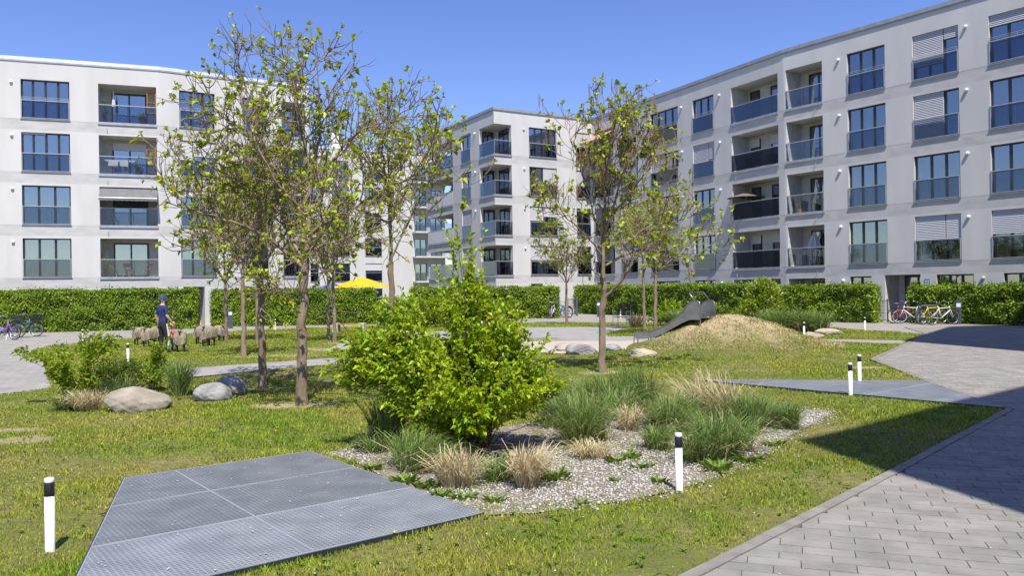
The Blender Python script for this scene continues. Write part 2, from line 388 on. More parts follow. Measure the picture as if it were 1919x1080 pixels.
# lawn
def make_lawn():
    xs = np.concatenate([np.arange(-42, -12, .6), np.arange(-12, 12, .16), np.arange(12, 30, .5)])
    ys = np.concatenate([np.arange(2.5, 30, .16), np.arange(30, 62, .6)])
    X, Y = np.meshgrid(xs, ys); P = np.stack([X.ravel(), Y.ravel()], 1)
    Z = hfun(P[:, 0], P[:, 1]); h = in_hard(P); Z[h & (mound(P[:, 0], P[:, 1]) < .12)] = -.04
    Z[inpoly(P, P_gravel)] -= .015
    nx, ny = len(xs), len(ys); idx = np.arange(nx * ny).reshape(ny, nx)
    Fq = np.stack([idx[:-1, :-1].ravel(), idx[:-1, 1:].ravel(), idx[1:, 1:].ravel(), idx[1:, :-1].ravel()], 1)
    me = np_mesh('lawn', np.column_stack([P, Z]), Fq, smooth=True)
    bare = np.clip((mound(P[:, 0], P[:, 1]) - .26) / .30 + (vnoise(P[:, 0], P[:, 1], .4, 55) - .5) * .9, 0, 1) * np.clip(1.25 - (P[:, 0] - 8.3) / .6, 0, 1)
    wn = (vnoise(P[:, 0], P[:, 1], .35, 33) - .5) * 1.5 + (vnoise(P[:, 0], P[:, 1], .9, 34) - .5) * .9
    for bx, by, br in BARE: bare = np.maximum(bare, np.clip(1.0 + wn - np.hypot((P[:, 0] - bx) / br, (P[:, 1] - by) / br / .8) ** 2 * 1.1, 0, .75))
    at = me.attributes.new('bare', 'FLOAT', 'POINT'); at.data.foreach_set('value', bare.astype(np.float32))
    tag(link('lawn', me, None, ['lawn_soil']), 'uneven mown lawn with an earth mound', None, kind='structure')
BARE = [(*g2(565, 762), .75), (*g2(493, 727), .5), (*g2(1130, 700), .55), (*g2(20, 810), .55), (*g2(10, 830), .5), (*g2(600, 655), 1.3), (*g2(560, 668), .9), (*g2(457, 670), .5),
        (*g2(1620, 690), .5), (*g2(1560, 655), .7), (*g2(640, 645), 1.0)]
make_lawn()
def sheet(name, poly, z, material, label):
    me = D.meshes.new(name); bm = bmesh.new(); vs = [bm.verts.new((x, y, z)) for x, y in poly]
    f = bm.faces.new(vs); f.normal_update()
    if f.normal.z < 0: f.normal_flip()
    bmesh.ops.triangulate(bm, faces=[f]); bm.to_mesh(me); bm.free()
    return tag(link(name, me, None, [material]), label, None, kind='structure')
sheet('pavement', P_far, -.006, 'pavement', 'pale paved path running along the hedges')
sheet('path', P_mid, .010, 'path_asphalt', 'narrow grey path crossing the lawn behind the trees')
sheet('path', P_thin, .010, 'path_asphalt', 'short thin path beside the mound')
sheet('path', P_plaza, .004, 'path_asphalt', 'grey path curving behind the big shrub to the sand')
sheet('sand', P_sand, .018, 'sand', 'pale sand pit at the foot of the slide')
court = sheet('paving', P_right, .0, 'joint_sand', 'stone block paving on the right with dark joints')

# ------------------------------------------------------------------ pavers and kerb stones
def clip_half(poly, a, d):
    """keep the part of poly on the right-hand side of the line a + t d"""
    out = []; n = (d[1], -d[0])
    s = [(p[0] - a[0]) * n[0] + (p[1] - a[1]) * n[1] for p in poly]
    for i in range(len(poly)):
        j = (i + 1) % len(poly)
        if s[i] >= 0: out.append(poly[i])
        if (s[i] >= 0) != (s[j] >= 0):
            t = s[i] / (s[i] - s[j]); out.append((poly[i][0] + t * (poly[j][0] - poly[i][0]), poly[i][1] + t * (poly[j][1] - poly[i][1])))
    return out
def unit(v): v = np.asarray(v, float); return v / np.linalg.norm(v)
KW = .10
dirs = [(k0, unit(K1 - k0)), (K1, unit(K2 - K1)), (K2, unit(K3 - K2)), (K3, unit(K4 - K3)), (K4, unit(K5 - K4)), (K5, unit(K6 - K5))]
offs = [(a + np.array([d[1], -d[0]]) * (KW + .012), d) for a, d in dirs]
def pv_mesh(name, polys, z0=-.03, z1=.014, ch=.003):
    mb = MB()
    for poly in polys:
        n = len(poly); cx = sum(p[0] for p in poly) / n; cy = sum(p[1] for p in poly) / n
        def ins(p, e):
            dx, dy = p[0] - cx, p[1] - cy; L = math.hypot(dx, dy) + 1e-9
            return (p[0] - dx / L * e, p[1] - dy / L * e)
        tp = [ins(p, ch) for p in poly]
        mb.add([(x, y, z0) for x, y in poly] + [(x, y, z1 - ch) for x, y in poly] + [(x, y, z1) for x, y in tp],
               [(i, (i + 1) % n, n + (i + 1) % n, n + i) for i in range(n)] + [(n + i, n + (i + 1) % n, 2 * n + (i + 1) % n, 2 * n + i) for i in range(n)] + [tuple(range(2 * n, 3 * n))])
    return mb
def make_pavers():
    cd = unit((.944, -.33)); pd = np.array([-cd[1], cd[0]]); PL, PW, J = .34, .155, .008
    items = []
    rnd = random.Random(3)
    for r in range(-12, 200):
        off = (.5 * (r % 2) + rnd.uniform(-.13, .13)) * PL
        for c in range(-16, 72):
            q = pd * (r * PW) + cd * (c * PL + off)
            if not (1.2 < q[1] < 24 and q[0] > -4): continue
            if q[0] > .69 * q[1] + 2.2: continue
            poly = [tuple(q + cd * a + pd * b) for a, b in ((.002, .0065), (PL - .002, .0065), (PL - .002, PW - .0065), (.002, PW - .0065))]
            ctr = q + cd * PL / 2 + pd * PW / 2
            # choose the kerb lines that bound this stretch (lawn corner at K2 juts out, at K4 recedes)
            if ctr[1] < K1[1] - .15: use = [0]
            elif ctr[1] < K2[1]: use = [1] if ctr[1] > K1[1] + .15 else [0, 1]
            elif ctr[1] < K3[1]: use = [2]
            elif ctr[1] < K4[1] - .2: use = [3]
            else: use = [3, 4] if ctr[1] < K4[1] + .3 else [4]
            for k in use:
                if len(poly) >= 3: poly = clip_half(poly, *offs[k])
            if len(poly) < 3: continue
            ar = abs(sum(poly[i][0] * poly[(i + 1) % len(poly)][1] - poly[(i + 1) % len(poly)][0] * poly[i][1] for i in range(len(poly)))) / 2
            if ar < .004: continue
            # apparent size: nearest in view first
            ang = abs(ctr[0]) / max(ctr[1], .1); row = EYE / max(ctr[1], .1)
            vis = ang < .645 and row < .358
            items.append((0 if vis else 1, ctr[1], poly, ar > PL * PW * .92, ctr))
    items.sort(key=lambda t: (t[0], t[1]))
    shared = None
    near = items[:300]
    for _, _, poly, whole, ctr in near:
        loc = [(p[0] - ctr[0], p[1] - ctr[1]) for p in poly]
        if whole:
            if shared is None: shared = pv_mesh('paver', [loc]).build('paver', 'paver_stone', court); o = shared
            else: o = link('paver', shared.data, court)
        else: o = pv_mesh('paver', [loc]).build('paver', 'paver_stone', court)
        o.location = (ctr[0], ctr[1], rnd.uniform(-.0015, .0015)); o.rotation_euler = (rnd.uniform(-.006, .006), rnd.uniform(-.004, .004), rnd.uniform(-.006, .006))
    o = pv_mesh('pavers', [t[2] for t in items[300:]]).build('pavers', 'paver_stone_far', court); o['kind'] = 'stuff'
    mb = MB(); mb.prism([(9, 23.8), (13, 23), (40, 14), (58, 14), (58, 31), (16.5, 34.2), tuple(K6 + [.1, .1]), tuple(K5 + [.15, 0])], -.02, .013)
    # far paved court where single blocks no longer show
    mb.build('far_paving', 'paver_far', court)
make_pavers()
def make_kerb():
    mb = None
    kb = D.objects.new('kerb', None); C.objects.link(kb); tag(kb, 'flush concrete kerb stones edging the lawn', None, kind='structure')
    for (a, d), b in zip(dirs, [K1, K2, K3, K4, K5, K6]):
        L = np.linalg.norm(b - a); n = max(1, round(L / .98)); nn = np.array([d[1], -d[0]])
        for i in range(n):
            s = a + d * (L * i / n); l2 = L / n - .008
            loc = [(0, 0), (KW, 0), (KW, l2), (0, l2)]
            o = pv_mesh('kerb_stone', [loc], -.06, .017, .005).build('kerb_stone', 'kerb_concrete', kb)
            o.location = (s[0], s[1], random.uniform(-.002, .003)); o.rotation_euler = (0, 0, math.atan2(d[1], d[0]) - math.pi / 2)
make_kerb()

# ------------------------------------------------------------------ steel gratings
def clip_poly(poly, by):
    for i in range(len(by)):
        a = np.array(by[i]); b = np.array(by[(i + 1) % len(by)])
        if len(poly) < 3: return []
        poly = clip_half(poly, a, unit(b - a))
    return poly
def seg_in(poly, a, d):
    lo, hi = -1e9, 1e9
    for i in range(len(poly)):
        p = np.array(poly[i]); e = np.array(poly[(i + 1) % len(poly)]) - p; n = np.array([e[1], -e[0]])
        s0 = (a - p).dot(n); sd = d.dot(n)
        if abs(sd) < 1e-9:
            if s0 < 0: return None
            continue
        t = -s0 / sd
        if sd > 0: lo = max(lo, t)
        else: hi = min(hi, t)
    return (lo, hi) if hi - lo > .01 else None
def bar(mb, p, q, w, z0, z1):
    d = unit(np.array(q) - np.array(p)); n = np.array([-d[1], d[0]]) * w / 2
    c = [p - n, q - n, q + n, p + n]
    mb.hexa([(x, y, z0) for x, y in c] + [(x, y, z1) for x, y in c])
def grating(poly, org, cols, rows, label):
    root = thing('floor_grating', label, 'grating', (0, 0, 0), group='steel gratings in the lawn')
    mb = MB(); mb.prism(poly[::-1], -.02, .004); mb.build('pit_shade_sheet', 'pit_shade', root)  # shallow near-black sheet: the pit's shade under the bars is painted in
    for i in range(len(cols) - 1):
        for j in range(len(rows) - 1):
            rect = [tuple(org - E1 * s + E2 * t) for s, t in ((cols[i] + .004, rows[j] + .004), (cols[i] + .004, rows[j + 1] - .004), (cols[i + 1] - .004, rows[j + 1] - .004), (cols[i + 1] - .004, rows[j] + .004))]
            pl = clip_poly(rect, poly)
            if len(pl) < 3: continue
            P = np.array(pl); c = P.mean(0)
            if abs(np.cross(P[1] - P[0], P[2] - P[0])) < 1e-4 and len(pl) == 3: continue
            # keep orientation clockwise
            ar = sum(pl[k][0] * pl[(k + 1) % len(pl)][1] - pl[(k + 1) % len(pl)][0] * pl[k][1] for k in range(len(pl)))
            if ar > 0: pl = pl[::-1]
            mb = MB(); eb = MB()
            for dd, oo, zz, pit, wid in ((E1, E2, .040, .038, .017), (E2, -E1, .0375, .038, .012)):
                pr = [np.array(q).dot(oo) for q in pl]
                v = math.ceil(min(pr) / pit) * pit
                while v < max(pr):
                    a = oo * v + dd * c.dot(dd); sg = seg_in(pl, a, dd)
                    if sg: bar(mb, a + dd * sg[0], a + dd * sg[1], wid, .012, zz)
                    v += pit
            for k in range(len(pl)):
                a, b = np.array(pl[k]), np.array(pl[(k + 1) % len(pl)])
                if np.linalg.norm(b - a) > .02: bar(eb, a + (b - a) * .001, b - (b - a) * .001, .010, .010, .0425)
            o = mb.build('grating_panel', 'steel_grating', root)
            dz = random.uniform(-.003, .003); o.location.z = dz; eb.build('edge_bar', 'grating_edge', o)
    # angle frame round the opening
    mb = MB()
    for k in range(len(poly)):
        a, b = np.array(poly[k]), np.array(poly[(k + 1) % len(poly)]); n = unit((a - b)[::-1] * [1, -1]) * .012
        bar(mb, a + n, b + n, .012, -.05, .036)
    mb.build('frame', 'anthracite', root)
grating(P_gr1, gB, [-.2, 1.47, 2.97, 4.6], [0, 1.12, 2.24, 3.4], 'large blue-grey steel grating of several panels in the front lawn')
pr2 = [np.array(q) for q in P_gr2]
grating(P_gr2, pr2[0], [-8, 0.001], [0, 1.15, 2.25, 3.3, 4.35, 5.6], 'pointed steel grating reaching from lawn to paving corner on the right')

# ------------------------------------------------------------------ grass blades, weeds, pebbles
def make_blades():
    N = 900000
    yy = np.linspace(3.4, 47, 400); pdf = (1.36 * yy + 2) * yy ** -1.55; cdf = np.cumsum(pdf); cdf /= cdf[-1]
    Y = np.interp(RNG.random(N), cdf, yy); X = (RNG.random(N) * 2 - 1) * (.68 * Y + 1)
    P = np.stack([X, Y], 1); keep = ~in_hard(P + RNG.normal(0, .014, P.shape))
    gv = inpoly(P + RNG.normal(0, .07, P.shape) + (np.stack([vnoise(X, Y, .5, 91), vnoise(X, Y, .5, 92)], 1) - .5) * .35, P_gravel); keep &= ~(gv & (RNG.random(N) > .05 + .6 * (vnoise(X, Y, .45, 9) > .66)))
    md = mound(X, Y); bare = (md > .30) & (X < 8.6)
    keep &= ~(bare & (RNG.random(N) > .30 + .65 * (vnoise(X, Y, .26, 4) > .55)))
    wn = (vnoise(X, Y, .35, 33) - .5) * 1.5 + (vnoise(X, Y, .9, 34) - .5) * .9
    for bx, by, br in BARE: keep &= ~((np.hypot((X - bx) / br, (Y - by) / br / .8) ** 2 * 1.1 < .8 + wn) & (RNG.random(N) > .16))
    # thinner turf in worn patches
    thin = vnoise(X, Y, 1.3, 21) * .45 + vnoise(X, Y, .42, 22) * .3 + vnoise(X, Y, .16, 23) * .25
    ed = np.abs((X - k0[0]) * (-dirs[0][1][1]) + (Y - k0[1]) * dirs[0][1][0]); thin = thin + np.clip(.45 - ed, 0, .45) * (Y < K1[1] + .4) * vnoise(X, Y, .35, 24) * 1.3
    keep &= RNG.random(N) < np.clip(1.9 - thin * 2.0, .2, 1)
    # keep the edges of hard surfaces tidy: only short blades lean over
    X, Y, thin, md = X[keep], Y[keep], thin[keep], md[keep]; n = len(X); Z = hfun(X, Y)
    tall = np.clip(1.75 - 1.9 * thin, .35, 1.5) * np.where((md > .1) & (X > 8), 1.6, 1)
    hgt = (.013 + .031 * RNG.random(n)) * tall * (1 + .008 * Y); wd = (.0028 + .00052 * Y) * (.7 + .6 * RNG.random(n))
    hgt = np.maximum(hgt, .0012 * Y)
    a = RNG.random(n) * 2 * np.pi; lean = RNG.normal(0, .5, (n, 2))
    b0 = np.stack([X - np.cos(a) * wd, Y - np.sin(a) * wd, Z - .01], 1); b1 = np.stack([X + np.cos(a) * wd, Y + np.sin(a) * wd, Z - .01], 1)
    tp = np.stack([X + lean[:, 0] * hgt, Y + lean[:, 1] * hgt, Z + hgt], 1)
    V = np.stack([b0, b1, tp], 1).reshape(-1, 3); Fq = np.arange(3 * n).reshape(-1, 3)
    tag(link('grass', np_mesh('grass', V, Fq), None, ['lawn_blades']), 'short mown grass blades covering the lawn', 'grass', kind='stuff')
make_blades()
def kite_leaves(P, Dr, Nn, L, W, fold=.18, droop=.12):
    """leaf blades: a folded, pointed four-corner leaf for each point"""
    P = np.asarray(P); n = len(P)
    Dr = Dr / (np.linalg.norm(Dr, axis=1, keepdims=True) + 1e-9)
    Sd = np.cross(Dr, Nn); Sd /= (np.linalg.norm(Sd, axis=1, keepdims=True) + 1e-9); Nn = np.cross(Sd, Dr)
    L = np.broadcast_to(L, n)[:, None]; W = np.broadcast_to(W, n)[:, None]
    mid = P + Dr * L * .42
    a = mid + Sd * W * .5 + Nn * L * fold; b = mid - Sd * W * .5 + Nn * L * fold; t = P + Dr * L - np.array([0, 0, 1.0]) * L * droop
    V = np.stack([P, a, t, b], 1).reshape(-1, 3)
    i = np.arange(n) * 4
    Fq = np.stack([np.stack([i, i + 2, i + 1], 1), np.stack([i, i + 3, i + 2], 1)], 1).reshape(-1, 3)
    return V, Fq
def rdir(n, up=0.0):
    v = RNG.normal(0, 1, (n, 3)); v /= np.linalg.norm(v, axis=1, keepdims=True); v[:, 2] += up
    return v / np.linalg.norm(v, axis=1, keepdims=True)
def make_weeds():
    N = 2600; yy = np.linspace(4, 30, 200); pdf = (1.36 * yy + 2) * yy ** -1.5; cdf = np.cumsum(pdf); cdf /= cdf[-1]
    Y = np.interp(RNG.random(N), cdf, yy); X = (RNG.random(N) * 2 - 1) * (.66 * Y + .5); P = np.stack([X, Y], 1)
    k = ~in_hard(P) & ~inpoly(P, P_gravel) & (vnoise(X, Y, 1.1, 40) > .45) & (mound(X, Y) < .3); X, Y = X[k], Y[k]; m = 6
    X = np.repeat(X, m); Y = np.repeat(Y, m); n = len(X); Z = hfun(X, Y) + .012
    a = RNG.random(n) * 6.283; d = np.stack([np.cos(a), np.sin(a), .25 + .6 * RNG.random(n)], 1)
    L = .018 + .034 * RNG.random(n)
    V, Fq = kite_leaves(np.stack([X, Y, Z], 1), d, np.tile([0, 0, 1.0], (n, 1)), L, L * .45)
    tag(link('weeds', np_mesh('weeds', V, Fq), None, ['leaf_mid']), 'low broad-leaved weeds scattered through the lawn', 'weeds', kind='stuff')
    N = 420; Y = np.interp(RNG.random(N), cdf, yy); X = (RNG.random(N) * 2 - 1) * (.66 * Y + .5); P = np.stack([X, Y], 1)
    k = ~in_hard(P) & ~inpoly(P, P_gravel) & (vnoise(X, Y, 1.6, 60) > .5); X, Y = X[k], Y[k]
    for nm, sel, mt, lab, sz in (('wildflowers', np.arange(len(X)) % 12 != 0, 'flower_white', 'tiny white clover heads dotted over the lawn', .008), ('dandelions', np.arange(len(X)) % 12 == 0, 'flower_yellow', 'few yellow dandelion heads in the lawn', .013)):
        x, y = X[sel], Y[sel]; n = len(x); z = hfun(x, y) + .04 + .02 * RNG.random(n)
        o = np.array([[1, 0, 0], [0, 1, 0], [-1, 0, 0], [0, -1, 0], [0, 0, .8], [0, 0, -.8]]) * sz
        V = (np.stack([x, y, z], 1)[:, None] + o[None] * (.6 + .6 * RNG.random((n, 1, 1)))).reshape(-1, 3)
        f = np.array([[0, 1, 4], [1, 2, 4], [2, 3, 4], [3, 0, 4], [1, 0, 5], [2, 1, 5], [3, 2, 5], [0, 3, 5]])
        tag(link(nm, np_mesh(nm, V, (f[None] + (np.arange(n) * 6)[:, None, None]).reshape(-1, 3)), None, [mt]), lab, 'flowers', kind='stuff')
def make_stubble():
    n = 26000; a = RNG.random(n) * 6.283; r = np.sqrt(RNG.random(n)) * 1.45
    X = MC[0] + np.cos(a) * r * 2.25; Y = MC[1] + np.sin(a) * r * 1.75
    k = (vnoise(X, Y, .3, 81) * .6 + vnoise(X, Y, .12, 82) * .4 > .38) & ~in_hard(np.stack([X, Y], 1)); X, Y = X[k], Y[k]; n = len(X); Z = hfun(X, Y)
    b = RNG.random(n) * 6.283; w_ = .006 + .006 * RNG.random(n); h = .02 + .05 * RNG.random(n); ln = RNG.normal(0, .9, (n, 2))
    V = np.stack([np.stack([X - np.cos(b) * w_, Y - np.sin(b) * w_, Z - .01], 1), np.stack([X + np.cos(b) * w_, Y + np.sin(b) * w_, Z - .01], 1), np.stack([X + ln[:, 0] * h, Y + ln[:, 1] * h, Z + h], 1)], 1).reshape(-1, 3)
    tag(link('dry_grass', np_mesh('dry_grass', V, np.arange(3 * n).reshape(-1, 3)), None, ['stubble']), 'straw-coloured trampled grass on the mound', 'grass', kind='stuff')
mat('stubble', (.44, .35, .20), .9, (.30, .25, .11), scale=2.5, isl=.4)
make_weeds()
make_stubble()
def make_gravel():
    me = D.meshes.new('gravel_bed'); bm = bmesh.new()
    f = bm.faces.new([bm.verts.new((x, y, .0)) for x, y in P_gravel]); f.normal_update()
    if f.normal.z < 0: f.normal_flip()
    bmesh.ops.triangulate(bm, faces=[f]); bmesh.ops.subdivide_edges(bm, edges=bm.edges[:], cuts=5, use_grid_fill=True)
    for v in bm.verts: v.co.z = hz(v.co.x, v.co.y) + .004
    bm.to_mesh(me); bm.free()
    gb = tag(link('gravel_bed', me, None, ['gravel_soil']), 'gravel planting bed round the shrubs and grasses', None, kind='structure')
    pg = np.array(P_gravel); lo, hi = pg.min(0), pg.max(0); N = 60000
    P = lo + RNG.random((N, 2)) * (hi - lo)
    P = P[inpoly(P + RNG.normal(0, .10, P.shape), P_gravel) & ~inpoly(P, P_gr1)]
    pn = vnoise(P[:, 0], P[:, 1], .8, 70) * .6 + vnoise(P[:, 0], P[:, 1], .25, 71) * .4
    P = P[RNG.random(len(P)) < np.clip(2.1 - pn * 2.6, .12, 1)][:34000]
    n = len(P); s = (.006 + .013 * RNG.random(n) ** 2)[:, None, None]
    o = np.array([[1, 0, 0], [0, 1, 0], [-1, 0, 0], [0, -1, 0], [0, 0, .75], [0, 0, -.75]])
    o = o[None] * (.7 + .6 * RNG.random((n, 6, 1)))
    a = RNG.random(n) * 6.283; ca, sa = np.cos(a)[:, None], np.sin(a)[:, None]
    o = np.stack([o[..., 0] * ca * 1.3 - o[..., 1] * sa, o[..., 0] * sa * 1.3 + o[..., 1] * ca, o[..., 2]], 2) * s
    V = (np.column_stack([P, hfun(P[:, 0], P[:, 1]) + .008])[:, None] + o).reshape(-1, 3)
    f = np.array([[0, 1, 4], [1, 2, 4], [2, 3, 4], [3, 0, 4], [1, 0, 5], [2, 1, 5], [3, 2, 5], [0, 3, 5]])
    ob = link('gravel', np_mesh('gravel', V, (f[None] + (np.arange(n) * 6)[:, None, None]).reshape(-1, 3)), gb, ['pebble']); ob['kind'] = 'stuff'
make_gravel()
def make_litter():
    n = 900; P = np.concatenate([np.stack([RNG.uniform(-3.9, 0, n), RNG.uniform(4.7, 9.2, n)], 1), np.stack([RNG.uniform(0, 8, n), RNG.uniform(4, 14, n)], 1)])
    P = P[inpoly(P, P_gr1) | (inpoly(P, P_right) & (RNG.random(len(P)) < .5))]; m = len(P); z = np.where(inpoly(P, P_gr1), .046, .019)
    a = RNG.random(m) * 6.283; d = np.stack([np.cos(a), np.sin(a), RNG.random(m) * .3], 1); L = .006 + .014 * RNG.random(m) ** 2
    V, Fq = kite_leaves(np.column_stack([P, z]), d, np.tile([0, 0, 1.0], (m, 1)), L, L * .8, .1, -.05)
    tag(link('petals', np_mesh('petals', V, Fq), None, ['petal']), 'small pale fallen petals and bits on grating and paving', 'petals', kind='stuff')
mat('petal', (.62, .58, .50), .8, (.35, .28, .18), scale=30, isl=.4)
make_litter()

# ------------------------------------------------------------------ plants
def tubes(polys, rads, k):
    """many tapering twigs -> vertex and quad arrays"""
    V = []; Fq = []; o = 0
    ang = np.arange(k) * 2 * np.pi / k; ca, sa = np.cos(ang)[None, :, None], np.sin(ang)[None, :, None]
    for p, r in zip(polys, rads):
        p = np.asarray(p); n = len(p); t = np.gradient(p, axis=0); t /= np.linalg.norm(t, axis=1, keepdims=True) + 1e-9
        ref = np.array([.31, .52, .79]) if abs(t[0] @ np.array([.31, .52, .79])) < .9 else np.array([.9, -.3, .1])
        a = np.cross(t, ref); a /= np.linalg.norm(a, axis=1, keepdims=True) + 1e-9; b = np.cross(t, a)
        V.append((p[:, None] + (a[:, None] * ca + b[:, None] * sa) * np.asarray(r)[:, None, None]).reshape(-1, 3))
        i = np.arange(n - 1)[:, None] * k; j = np.arange(k)[None]; j2 = (j + 1) % k
        Fq.append((np.stack([i + j, i + j2, i + k + j2, i + k + j], 2) + o).reshape(-1, 4)); o += n * k
    return np.concatenate(V), np.concatenate(Fq)
def wander(rng, p, d, L, n, up, jit):
    pts = [np.array(p, float)]; d = np.array(d, float)
    for i in range(n):
        d = d + rng.normal(0, jit, 3) + np.array([0, 0, up]); d /= np.linalg.norm(d); pts.append(pts[-1] + d * L / n)
    return np.array(pts)
def tree_parts(limbs, seed, n1=10, n2=6, l1=1.0, l2=.42, leaf=.10, rose=5, bare=.22, pods=0, rt=.075):
    """limbs: list of (points, r0, r1); the first is the trunk. returns meshes for trunk, branches, leaves, pods"""
    rng = np.random.default_rng(seed); br = []; rd = []; tips = []
    for li, (pts, ra, rb) in enumerate(limbs):
        pts = np.asarray(pts, float); t = np.linspace(0, 1, len(pts)); tt = np.linspace(0, 1, max(8, len(pts) * 4))
        # smooth the hand-laid limb
        q = np.stack([np.interp(tt, t, pts[:, c]) for c in range(3)], 1)
        for _ in range(3): q[1:-1] = (q[:-2] + 2 * q[1:-1] + q[2:]) / 4
        q[1:-1] += rng.normal(0, .012, q[1:-1].shape)
        rr = ra + (rb - ra) * tt ** .8
        if li == 0:
            rr = rr * (1 + .35 * np.exp(-tt * 12)); trunk = (q, rr); continue
        br.append(q); rd.append(rr); L = np.linalg.norm(np.diff(q, axis=0), axis=1).sum(); tips.append((q[-1], q[-1] - q[-2]))
        m1 = max(3, int(n1 * (.45 + .55 * L / 2.2)))
        for c in range(m1):
            f = .22 + .78 * (c + rng.random()) / m1; i = min(int(f * (len(q) - 1)), len(q) - 2)
            ax = q[i + 1] - q[i]; ax /= np.linalg.norm(ax)
            sd = rng.normal(0, 1, 3); sd -= ax * (sd @ ax); sd /= np.linalg.norm(sd)
            d = ax * .55 + sd * .85 + np.array([0, 0, .12]); d /= np.linalg.norm(d)
            ll = l1 * (.5 + .7 * rng.random()) * (1.15 - .55 * f)
            b = wander(rng, q[i], d, ll, 6, .09, .17); br.append(b); r1 = max(.006, rr[i] * .42); rd.append(np.linspace(r1 + .003, .0052, 7)); tips.append((b[-1], b[-1] - b[-2]))
            for e in range(int(n2 * (.6 + .8 * rng.random()))):
                f2 = .2 + .8 * rng.random(); j = min(int(f2 * 6), 5); ax2 = b[j + 1] - b[j]; ax2 /= np.linalg.norm(ax2)
                s2 = rng.normal(0, 1, 3); s2 -= ax2 * (s2 @ ax2); s2 /= np.linalg.norm(s2)
                d2 = ax2 * .6 + s2 * .8 + np.array([0, 0, .25]); d2 /= np.linalg.norm(d2)
                w2 = wander(rng, b[j], d2, l2 * (.4 + .9 * rng.random()), 4, .12, .16); br.append(w2); rd.append(np.linspace(.0078, .0045, 5)); tips.append((w2[-1], w2[-1] - w2[-2]))
                if rng.random() < .5:
                    d3 = d2 + rng.normal(0, .6, 3); w3 = wander(rng, w2[2], d3 / np.linalg.norm(d3), l2 * .5, 3, .15, .15); br.append(w3); rd.append(np.linspace(.0055, .0036, 4)); tips.append((w3[-1], w3[-1] - w3[-2]))
    tv, tf = tubes([trunk[0]], [trunk[1]], 14)
    a = np.arange(len(tv)); tv[:, :2] += (rng.normal(0, .004, (len(tv), 2)))
    bv, bf = tubes(br, rd, 4)
    LP = []; LD = []; LN = []; LS = []
    for p, d in tips:
        if rng.random() < bare: continue
        d = d / (np.linalg.norm(d) + 1e-9); n = rng.integers(max(2, rose - 2), rose + 3)
        sc = .6 + .8 * rng.random()
        for i in range(n):
            v = rng.normal(0, 1, 3); v -= d * (v @ d) * .7; v /= np.linalg.norm(v); v = v + d * .6 + np.array([0, 0, .2])
            LP.append(p - d * rng.random() * .06); LD.append(v); LN.append(np.array([0, 0, 1.0]) + rng.normal(0, .35, 3) + d * .3); LS.append(leaf * sc * (.6 + .7 * rng.random()))
    LS = np.array(LS)
    lv, lf = kite_leaves(np.array(LP), np.array(LD), np.array(LN), LS, LS * .72, .12, .22)
    pv = None
    if pods:
        sel = rng.choice(len(tips), pods); pp = []; pr = []
        hi = np.median([t[0][2] for t in tips])
        for i in sel:
            p = tips[i][0]
            if p[2] < hi - .3: continue
            for _ in range(rng.integers(2, 5)):
                s = p + rng.normal(0, .03, 3); L = .25 + .2 * rng.random()
                pp.append(np.array([s, s + [rng.normal(0, .02), rng.normal(0, .02), -L * .5], s + [rng.normal(0, .04), rng.normal(0, .04), -L]])); pr.append([.004, .0055, .003])
        pv = tubes(pp, pr, 3)
    return (tv, tf), (bv, bf), (lv, lf), pv
def tree(name, label, parts, loc, rz=0, sc=1.0, group=None, share=None):
    root = thing(name, label, 'tree', loc, rz, group); root.scale = (sc, sc, sc)
    if share is None:
        share = [('trunk', np_mesh('trunk', *parts[0], smooth=True), 'bark'), ('branches', np_mesh('branches', *parts[1], smooth=True), 'twig'), ('leaves', np_mesh('leaves', *parts[2]), 'leaf_tree')]
        if parts[3] is not None: share.append(('seed_pods', np_mesh('seed_pods', *parts[3]), 'pod'))
    for n, me, mt in share:
        o = link(n, me, root, [mt])
        if n != 'trunk': o['kind'] = 'stuff'
    return share
TG = 'young courtyard trees with bare twigs and fresh leaf tufts'
def px_limb(base, Y, pts):
    """photo pixels + depth offset -> local metres about the tree base"""
    out = []
    for x, y, dy in pts:
        d = cF + cR * (x - 959.5) / FPX + cU * (540 - y) / FPX; t = (Y + dy) / d[1]
        out.append((d[0] * t - base[0], dy, EYE + d[2] * t - base[2]))
    return out
